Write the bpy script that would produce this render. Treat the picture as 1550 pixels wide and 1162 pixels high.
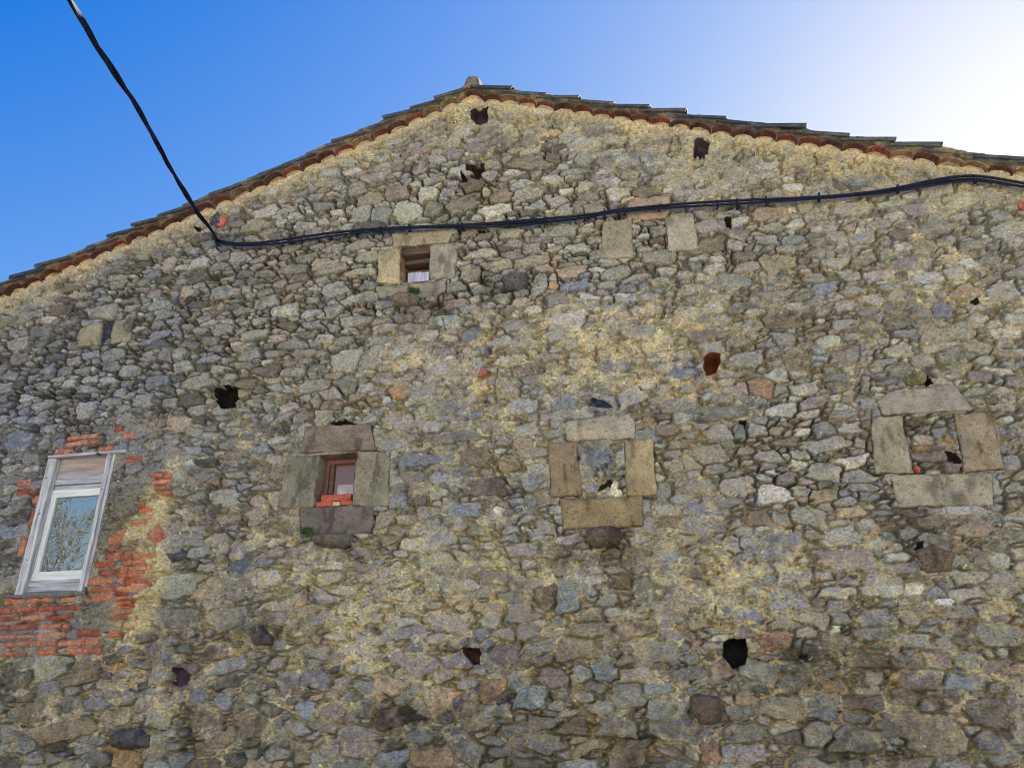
import bpy, bmesh, math, random
import numpy as np
from mathutils import Vector, Matrix

for o in list(bpy.data.objects): bpy.data.objects.remove(o)
C = bpy.context.scene.collection
S = bpy.context.scene
random.seed(7); RNG = np.random.default_rng(7)
R = math.radians

# ------------------------------------------------------------------ camera
PW, PH, FPX = 1550.0, 1162.0, 1250.0
PITCH, YAW, DIST, EYE = 25.0, 11.0, 6.7, 1.6
cd = bpy.data.cameras.new('camera'); cam = bpy.data.objects.new('camera', cd); C.objects.link(cam)
cam.location = (0, -DIST, EYE)
cam.rotation_euler = (R(90 + PITCH), 0, R(YAW))
cd.sensor_fit = 'HORIZONTAL'; cd.sensor_width = 36.0; cd.lens = 36.0 * FPX / PW
cd.clip_start = 0.05; cd.clip_end = 3000
S.camera = cam
_p, _y = R(PITCH), R(YAW)
FW = np.array([-math.sin(_y)*math.cos(_p), math.cos(_y)*math.cos(_p), math.sin(_p)])
RT = np.array([math.cos(_y), math.sin(_y), 0.0]); UP = np.cross(RT, FW)
EYEP = np.array([0, -DIST, EYE])
def at(px, py, Y=0.0):
    """measured photo position -> place on the plane y=Y"""
    d = FW + RT*(px-PW/2)/FPX + UP*(PH/2-py)/FPX
    return EYEP + d*((Y-EYEP[1])/d[1])
def xz(px, py, Y=0.0):
    a = at(px, py, Y); return (float(a[0]), float(a[2]))

# ------------------------------------------------------------------ light
SUN_EL, SUN_AZ = R(30.5), R(30.5)      # azimuth from +Y towards +X
sund = Vector((math.sin(SUN_AZ)*math.cos(SUN_EL), math.cos(SUN_AZ)*math.cos(SUN_EL), math.sin(SUN_EL)))
W = bpy.data.worlds.new("World"); S.world = W; W.use_nodes = True
nt = W.node_tree; nt.nodes.clear()
out = nt.nodes.new('ShaderNodeOutputWorld'); bg = nt.nodes.new('ShaderNodeBackground')
sky = nt.nodes.new('ShaderNodeTexSky'); sky.sky_type = 'NISHITA'; sky.sun_disc = False
sky.sun_elevation = SUN_EL; sky.sun_rotation = SUN_AZ
sky.air_density = 1.0; sky.dust_density = .5; sky.ozone_density = 3.0; sky.altitude = 0
EXPO = 2.35; SKYS = .065
sep = nt.nodes.new('ShaderNodeSeparateColor'); cmb = nt.nodes.new('ShaderNodeCombineColor')
nt.links.new(sky.outputs[0], sep.inputs[0])
def mth(op, a, b=None, c=None):
    n_ = nt.nodes.new('ShaderNodeMath'); n_.operation = op
    for q, v_ in enumerate((a, b, c)):
        if v_ is None: continue
        if isinstance(v_, (int, float)): n_.inputs[q].default_value = v_
        else: nt.links.new(v_, n_.inputs[q])
    return n_.outputs[0]
for k, (amp_, kk, r0) in enumerate([(1.16, 2.5, .099), (1.19, 2.4, .105), (1.05, 3.7, 0.0)]):      # deep blue away from the sun, soft shoulder towards it
    e_ = mth('EXPONENT', mth('MULTIPLY_ADD', sep.outputs[k], -kk*.13, kk*r0)); g_ = 1/(SKYS*2**EXPO)
    nt.links.new(mth('MAXIMUM', mth('MULTIPLY_ADD', e_, -amp_*g_, amp_*g_), .015*g_), cmb.inputs[k])
nt.links.new(cmb.outputs[0], bg.inputs[0]); bg.inputs[1].default_value = SKYS
nt.links.new(bg.outputs[0], out.inputs[0])
sl = bpy.data.lights.new('sun', 'SUN'); sl.energy = 5.0; sl.angle = R(0.5); sl.color = (1, .93, .82)
so = bpy.data.objects.new('sun', sl); C.objects.link(so)
so.rotation_euler = (-sund).to_track_quat('-Z', 'Y').to_euler()
S.view_settings.view_transform = 'Standard'; S.view_settings.look = 'None'
S.view_settings.exposure = EXPO; S.view_settings.gamma = 1
S.cycles.use_denoising = True; S.cycles.pixel_filter_type = 'BLACKMAN_HARRIS'; S.cycles.filter_width = 1.0
S.cycles.max_bounces = 6; S.cycles.diffuse_bounces = 3

# ------------------------------------------------------------------ helpers
def srgb(r, g, b):
    f = lambda c: (c/255/12.92) if c/255 <= .04045 else ((c/255+.055)/1.055)**2.4
    return np.array([f(r), f(g), f(b)], np.float32)
def link(name, me, mat=None, parent=None):
    o = bpy.data.objects.new(name, me); C.objects.link(o)
    if mat and me is not None: me.materials.append(mat)
    if parent: o.parent = parent
    return o
def tag(o, label=None, cat=None, group=None, kind=None):
    if label: o['label'] = label
    if cat: o['category'] = cat
    if group: o['group'] = group
    if kind: o['kind'] = kind
    return o
def empty(name, loc=(0, 0, 0)):
    o = bpy.data.objects.new(name, None); C.objects.link(o); o.location = loc; o.empty_display_size = .1
    return o
def np_mesh(name, V, F, col=None, smooth=True):
    me = bpy.data.meshes.new(name)
    V = np.asarray(V, np.float32); F = np.asarray(F, np.int32)
    me.vertices.add(len(V)); me.vertices.foreach_set('co', V.ravel())
    k = F.shape[1]
    me.loops.add(F.size); me.loops.foreach_set('vertex_index', F.ravel())
    me.polygons.add(len(F)); me.polygons.foreach_set('loop_start', np.arange(0, F.size, k, dtype=np.int32))
    me.polygons.foreach_set('loop_total', np.full(len(F), k, np.int32))
    me.update(calc_edges=True)
    me.polygons.foreach_set('use_smooth', np.full(len(F), smooth, bool))
    if col is not None:
        a = me.color_attributes.new('Col', 'FLOAT_COLOR', 'POINT')
        c4 = np.ones((len(V), 4), np.float32); c4[:, :3] = col
        a.data.foreach_set('color', c4.ravel())
    me.validate(); return me

# hashed value noise on arrays
_T = RNG.random((256, 256), dtype=np.float32)
def vn(x, z, cx, cz, s=0):
    x = x/cx + s*17.31; z = z/cz + s*9.77
    xi = np.floor(x).astype(np.int32); zi = np.floor(z).astype(np.int32)
    fx = (x-xi).astype(np.float32); fz = (z-zi).astype(np.float32)
    fx = fx*fx*(3-2*fx); fz = fz*fz*(3-2*fz)
    a = _T[zi & 255, xi & 255]; b = _T[zi & 255, (xi+1) & 255]
    c = _T[(zi+1) & 255, xi & 255]; d = _T[(zi+1) & 255, (xi+1) & 255]
    return (a+(b-a)*fx)*(1-fz) + (c+(d-c)*fx)*fz - .5
def rot(x, z, a): return x*math.cos(a)-z*math.sin(a), x*math.sin(a)+z*math.cos(a)
def fbm(x, z, c, s=0, n=3, asp=1.0):
    r = 0; amp = 1.0
    for k in range(n):
        xr, zr = rot(x, z*asp, .5+k*.9) if asp == 1.0 else rot(x, z*asp, .12*(k-1))
        r = r + amp*vn(xr, zr, c, c, s+k*3.7); amp *= .5; c *= .5
    return r

# ------------------------------------------------------------------ materials
def newmat(name):
    m = bpy.data.materials.new(name); m.use_nodes = True
    return m, m.node_tree.nodes, m.node_tree.links, m.node_tree.nodes['Principled BSDF']
def mat_masonry(name='masonry', bump=.5, fine=1.0, scale=1.0, tint=1.0):
    m, N, L, P = newmat(name)
    at_ = N.new('ShaderNodeAttribute'); at_.attribute_name = 'Col'
    tc = N.new('ShaderNodeTexCoord')
    mp = N.new('ShaderNodeMapping'); mp.inputs['Scale'].default_value = (1, 1, 1.5); L.new(tc.outputs['Object'], mp.inputs[0])
    n1 = N.new('ShaderNodeTexNoise'); n1.inputs['Scale'].default_value = 40*scale; n1.inputs['Detail'].default_value = 6; n1.inputs['Roughness'].default_value = .80
    n2 = N.new('ShaderNodeTexNoise'); n2.inputs['Scale'].default_value = 13*scale; n2.inputs['Detail'].default_value = 4; n2.inputs['Roughness'].default_value = .6
    L.new(mp.outputs[0], n1.inputs['Vector']); L.new(mp.outputs[0], n2.inputs['Vector'])
    r1 = N.new('ShaderNodeMapRange'); r1.inputs['From Min'].default_value = .3; r1.inputs['From Max'].default_value = .7
    r1.inputs['To Min'].default_value = 1-.66*fine; r1.inputs['To Max'].default_value = 1+.60*fine
    L.new(n1.outputs['Fac'], r1.inputs['Value'])
    v = N.new('ShaderNodeVectorMath'); v.operation = 'SCALE'
    L.new(at_.outputs['Color'], v.inputs[0]); L.new(r1.outputs[0], v.inputs['Scale'])
    # faint warm / cool drift of the mineral
    rmp = N.new('ShaderNodeValToRGB'); e = rmp.color_ramp.elements
    e[0].position = .36; e[0].color = (1-.12*tint, 1-.03*tint, 1+.15*tint, 1); e[1].position = .64; e[1].color = (1+.10*tint, 1+.02*tint, 1-.13*tint, 1)
    L.new(n2.outputs['Fac'], rmp.inputs[0])
    v2 = N.new('ShaderNodeVectorMath'); v2.operation = 'MULTIPLY'
    L.new(v.outputs[0], v2.inputs[0]); L.new(rmp.outputs[0], v2.inputs[1]); L.new(v2.outputs[0], P.inputs['Base Color'])
    P.inputs['Roughness'].default_value = .93; P.inputs['Specular IOR Level'].default_value = .2
    b = N.new('ShaderNodeBump'); b.inputs['Strength'].default_value = bump; b.inputs['Distance'].default_value = .022
    L.new(n1.outputs['Fac'], b.inputs['Height']); L.new(b.outputs[0], P.inputs['Normal'])
    return m
M_WALL = mat_masonry('rubble_masonry', 1.0)
M_BLOCK = mat_masonry('dressed_stone', .6, .75, 1.6, .5)
M_TILE = mat_masonry('clay_tile', .6, 1.0, .8)
def mat_wood(name, c1, c2, rough=.8, axis='Z', sc=1.0):
    m, N, L, P = newmat(name)
    tc = N.new('ShaderNodeTexCoord'); mp = N.new('ShaderNodeMapping')
    s = [42*sc, 42*sc, 42*sc]; s['XYZ'.index(axis)] = 3.0*sc; mp.inputs['Scale'].default_value = s
    L.new(tc.outputs['Object'], mp.inputs[0])
    n = N.new('ShaderNodeTexNoise'); n.inputs['Scale'].default_value = 1.0; n.inputs['Detail'].default_value = 6; n.inputs['Roughness'].default_value = .65
    L.new(mp.outputs[0], n.inputs['Vector'])
    r = N.new('ShaderNodeValToRGB'); r.color_ramp.elements[0].position = .32; r.color_ramp.elements[1].position = .66
    r.color_ramp.elements[0].color = (*c1, 1); r.color_ramp.elements[1].color = (*c2, 1)
    L.new(n.outputs['Fac'], r.inputs[0]); L.new(r.outputs[0], P.inputs['Base Color'])
    P.inputs['Roughness'].default_value = rough
    b = N.new('ShaderNodeBump'); b.inputs['Strength'].default_value = .5; b.inputs['Distance'].default_value = .004
    L.new(n.outputs['Fac'], b.inputs['Height']); L.new(b.outputs[0], P.inputs['Normal'])
    return m
M_GREYWOOD = mat_wood('weathered_wood', srgb(118, 120, 122), srgb(208, 212, 214))
M_GREYWOODH = mat_wood('weathered_boards', srgb(118, 120, 126), srgb(190, 194, 200), axis='X')
M_PINKWOOD = mat_wood('pinkish_boards', srgb(126, 116, 114), srgb(180, 168, 160), axis='X')
M_WHITE = mat_wood('chalky_white_paint', srgb(190, 200, 196), srgb(226, 233, 226), .6, 'X')
M_WHITEV = mat_wood('chalky_white_paint_upright', srgb(190, 200, 196), srgb(226, 233, 226), .6, 'Z')
M_REDWOOD = mat_wood('old_brown_red_wood', srgb(84, 54, 48), srgb(122, 86, 76))
M_BROWNWOOD = mat_wood('dark_brown_wood', srgb(52, 42, 38), srgb(106, 86, 70), axis='X')
M_BLUEBOARD = mat_wood('pale_blue_board', srgb(150, 160, 192), srgb(214, 220, 240), .7)
def mat_plain(name, col, rough=.6, var=.3, sc=20, metal=0):
    m, N, L, P = newmat(name)
    n = N.new('ShaderNodeTexNoise'); n.inputs['Scale'].default_value = sc; n.inputs['Detail'].default_value = 5
    tc = N.new('ShaderNodeTexCoord'); L.new(tc.outputs['Object'], n.inputs['Vector'])
    r = N.new('ShaderNodeValToRGB'); r.color_ramp.elements[0].position = .3; r.color_ramp.elements[1].position = .7
    r.color_ramp.elements[0].color = (*[c*(1-var) for c in col], 1); r.color_ramp.elements[1].color = (*[min(1, c*(1+var)) for c in col], 1)
    L.new(n.outputs['Fac'], r.inputs[0]); L.new(r.outputs[0], P.inputs['Base Color'])
    P.inputs['Roughness'].default_value = rough; P.inputs['Metallic'].default_value = metal
    return m
M_CABLE = mat_plain('black_rubber', (.011, .015, .034), .7, .4, 60)
M_CABLE.node_tree.nodes['Principled BSDF'].inputs['Specular IOR Level'].default_value = .15
M_LEAF = mat_plain('small_leaves', (.035, .11, .03), .6, .5, 40)
M_STEM = mat_plain('stems', (.07, .05, .03), .9)
M_BRICK = mat_plain('red_brick', srgb(172, 88, 70), .9, .28, 25)
M_BARK = mat_plain('bark', (.12, .10, .055), .9, .35, 8)
M_TREELEAF = mat_plain('tree_leaves', (.20, .17, .05), .8, .4, 3)
M_GROUND = mat_plain('pale_gravel', (.36, .32, .25), .95, .2, 3)
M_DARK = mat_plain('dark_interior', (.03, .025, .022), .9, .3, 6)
M_PUTTY = mat_plain('old_mortar', srgb(196, 170, 120), .95, .25, 40)
def mat_glass(name, tint, dark, fac):
    m, N, L, P = newmat(name)
    P.inputs['Base Color'].default_value = (*dark, 1); P.inputs['Roughness'].default_value = .35
    g = N.new('ShaderNodeBsdfGlossy'); g.inputs['Roughness'].default_value = .008; g.inputs['Color'].default_value = (*tint, 1)
    mx = N.new('ShaderNodeMixShader'); mx.inputs[0].default_value = fac
    n = N.new('ShaderNodeTexNoise'); n.inputs['Scale'].default_value = 3; b = N.new('ShaderNodeBump'); b.inputs['Strength'].default_value = .025; b.inputs['Distance'].default_value = .02
    L.new(n.outputs['Fac'], b.inputs['Height']); L.new(b.outputs[0], g.inputs['Normal'])
    L.new(P.outputs[0], mx.inputs[1]); L.new(g.outputs[0], mx.inputs[2]); L.new(mx.outputs[0], N['Material Output'].inputs[0])
    return m
M_GLASS = mat_glass('window_glass', (.80, .86, .92), (.012, .016, .02), .42)
M_GLASSR = mat_glass('dusty_glass', (.9, .8, .75), (.13, .05, .035), .10)

# ------------------------------------------------------------------ house frame
APX, APZ = xz(715, 133); SL = math.tan(R(20.0)); XL, XR = -8.8, 5.4
def roofz(x): return APZ - SL*np.abs(x-APX)
house = empty('stone_house', (APX, 0, 0))
tag(house, 'old rubble stone gable house with shallow clay tile roof and blocked-up windows', 'house')
def hl(name, me, mat):      # link below the house, geometry given in world coordinates
    o = link(name, me, mat, house); o.location = (-APX, 0, 0); return o

# ------------------------------------------------------------------ colours seen on the wall
PAL = {'g': srgb(152, 146, 130), 'l': srgb(176, 170, 152), 'b': srgb(126, 130, 142), 'n': srgb(124, 108, 88),
       'd': srgb(88, 82, 76), 'o': srgb(176, 138, 92), 'p': srgb(120, 106, 100), 'v': srgb(132, 130, 116),
       't': srgb(158, 142, 116), 'w': srgb(222, 214, 190), 'r': srgb(206, 92, 72), 'k': srgb(78, 80, 94),
       'c': srgb(150, 112, 86), 's': srgb(144, 139, 130), 'y': srgb(200, 170, 110), 'e': srgb(190, 162, 126)}

G = 0.0056
X0, Z0 = XL, 0.0
NX, NZ = int((XR-XL)/G)+1, int((APZ+.02)/G)+1
gx = (X0+np.arange(NX)*G).astype(np.float32); gz = (Z0+np.arange(NZ)*G).astype(np.float32)
XX, ZZ = np.meshgrid(gx, gz)
def window(x0, x1, z0, z1):
    a, b = max(0, int((x0-X0)/G)), min(NX, int((x1-X0)/G)+2)
    c, d = max(0, int((z0-Z0)/G)), min(NZ, int((z1-Z0)/G)+2)
    return slice(c, d), slice(a, b)
def sdf(P, x, z):
    """signed distance to polygon, positive inside"""
    P = np.asarray(P, np.float32); n = len(P)
    ins = np.zeros(x.shape, bool); dm = np.full(x.shape, 1e9, np.float32)
    for i in range(n):
        ax, az = P[i]; bx, bz = P[(i+1) % n]
        c = ((az > z) != (bz > z)) & (x < (bx-ax)*(z-az)/(bz-az+1e-9)+ax); ins ^= c
        dx, dz = bx-ax, bz-az; L2 = dx*dx+dz*dz+1e-12
        t = np.clip(((x-ax)*dx+(z-az)*dz)/L2, 0, 1)
        dm = np.minimum(dm, (x-ax-t*dx)**2+(z-az-t*dz)**2)
    d = np.sqrt(dm); return np.where(ins, d, -d)
def blobs(L, base):
    """sum of soft patches (px,py,rx,ry,amount) measured on the photo"""
    A = np.full((NZ, NX), base, np.float32)
    for px, py, rx, ry, v in L:
        c = xz(px, py); r1 = abs(xz(px+rx, py)[0]-c[0]); r2 = abs(xz(px, py-ry)[1]-c[1])
        sz, sx = window(c[0]-2.6*r1, c[0]+2.6*r1, c[1]-2.6*r2, c[1]+2.6*r2)
        A[sz, sx] += v*np.exp(-((XX[sz, sx]-c[0])/r1)**2-((ZZ[sz, sx]-c[1])/r2)**2)
    return A

# how far the mortar fills the joints: 0 dry, 1 smeared over
COVER = blobs([(640, 290, 330, 75, -.55), (300, 470, 260, 90, -.36), (120, 520, 150, 90, -.30), (560, 420, 200, 60, -.35), (820, 400, 200, 50, -.35),
               (900, 360, 250, 70, -.25), (1250, 360, 150, 60, -.2), (1280, 690, 200, 100, -.35), (1350, 520, 200, 90, -.12), (480, 600, 100, 50, -.2),
               (760, 540, 200, 80, .28), (950, 510, 130, 70, .34), (700, 850, 250, 90, .28), (420, 850, 90, 70, .2), (500, 930, 180, 60, .32),
               (1060, 900, 90, 70, .28), (1180, 870, 90, 70, .22), (1250, 250, 260, 45, .5), (1000, 230, 200, 50, .4), (800, 190, 150, 40, .35),
               (1430, 410, 60, 50, .3), (190, 780, 45, 90, .9), (60, 850, 60, 80, .5), (150, 930, 40, 30, .9), (215, 860, 40, 110, .9), (1450, 320, 100, 50, .3),
               (900, 1050, 300, 60, .10), (1350, 1000, 200, 120, .12), (300, 1080, 300, 60, .12), (100, 1060, 120, 60, .1), (908, 700, 30, 26, .6),
               (600, 180, 120, 40, .2), (430, 260, 130, 30, .3), (60, 460, 80, 30, .2)], .50)
d_verge = (roofz(XX)-ZZ)*math.cos(R(20))
COVER += .9*np.clip(1-(d_verge-.17)/.30, 0, 1)
COVER += .35*fbm(XX, ZZ, .55, 3, 3)
# mortar colour: 0 grey, 1 straw yellow
YEL = -.10+blobs([(760, 560, 300, 120, .25), (700, 860, 300, 100, .3), (1080, 890, 120, 90, .4), (215, 870, 30, 130, 1.8), (500, 1020, 500, 100, .3),
             (200, 540, 280, 180, -.35), (60, 700, 120, 200, -.5), (650, 280, 300, 90, -.1), (1250, 830, 130, 70, .2), (1400, 420, 90, 30, .5), (1300, 1000, 300, 120, .15),
             (190, 760, 45, 70, -.6), (120, 930, 60, 30, -.5), (950, 510, 120, 60, .3), (460, 800, 120, 80, .15), (210, 1050, 200, 60, .2), (1280, 540, 120, 90, .15)], .42)
YEL += .75*fbm(XX, ZZ, .16, 11, 4)+.3*fbm(XX, ZZ, .6, 12, 2)
YEL += .55*np.clip(1-(d_verge-.15)/.28, 0, 1)*(.7+fbm(XX, ZZ, .5, 71, 2))
# damp / lichen tints
BLUE = blobs([(150, 560, 220, 120, .5), (60, 680, 130, 140, .7), (900, 615, 70, 22, 1.2), (1370, 645, 1, 1, 0), (840, 600, 80, 25, .4), (640, 560, 120, 60, .3), (960, 240, 90, 25, .5),
              (440, 690, 120, 60, .15), (330, 390, 60, 25, .6), (1130, 850, 60, 40, .4), (480, 1090, 260, 60, .1), (890, 430, 60, 18, .6), (650, 960, 90, 30, .35)], .12)
BLUE += .9*fbm(XX, ZZ, .28, 23, 3)
DIRT = blobs([(330, 440, 200, 40, .2), (150, 560, 200, 90, .08), (60, 760, 100, 150, .2), (500, 815, 60, 30, .7), (610, 455, 60, 25, .6), (915, 820, 45, 35, .8), (640, 470, 60, 40, .3),
              (1390, 830, 50, 50, .6), (380, 950, 60, 30, .6), (600, 1080, 80, 30, .6), (1230, 985, 50, 25, .6), (1400, 670, 45, 45, .6), (240, 970, 60, 25, .5), (900, 1070, 300, 70, .2), (1300, 1050, 250, 90, .2), (760, 430, 60, 25, .5),
              (1060, 410, 120, 40, .3), (130, 530, 50, 30, .4), (470, 640, 70, 30, .4), (550, 480, 300, 60, .15), (1200, 480, 60, 15, .5)], .05)
DIRT += .7*fbm(XX, ZZ, .22, 31, 4)+.16*np.clip((2.9-ZZ)/1.0, 0, 1)*np.clip(1+2*fbm(XX, ZZ, .8, 33, 2), 0, 1.5)

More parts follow.
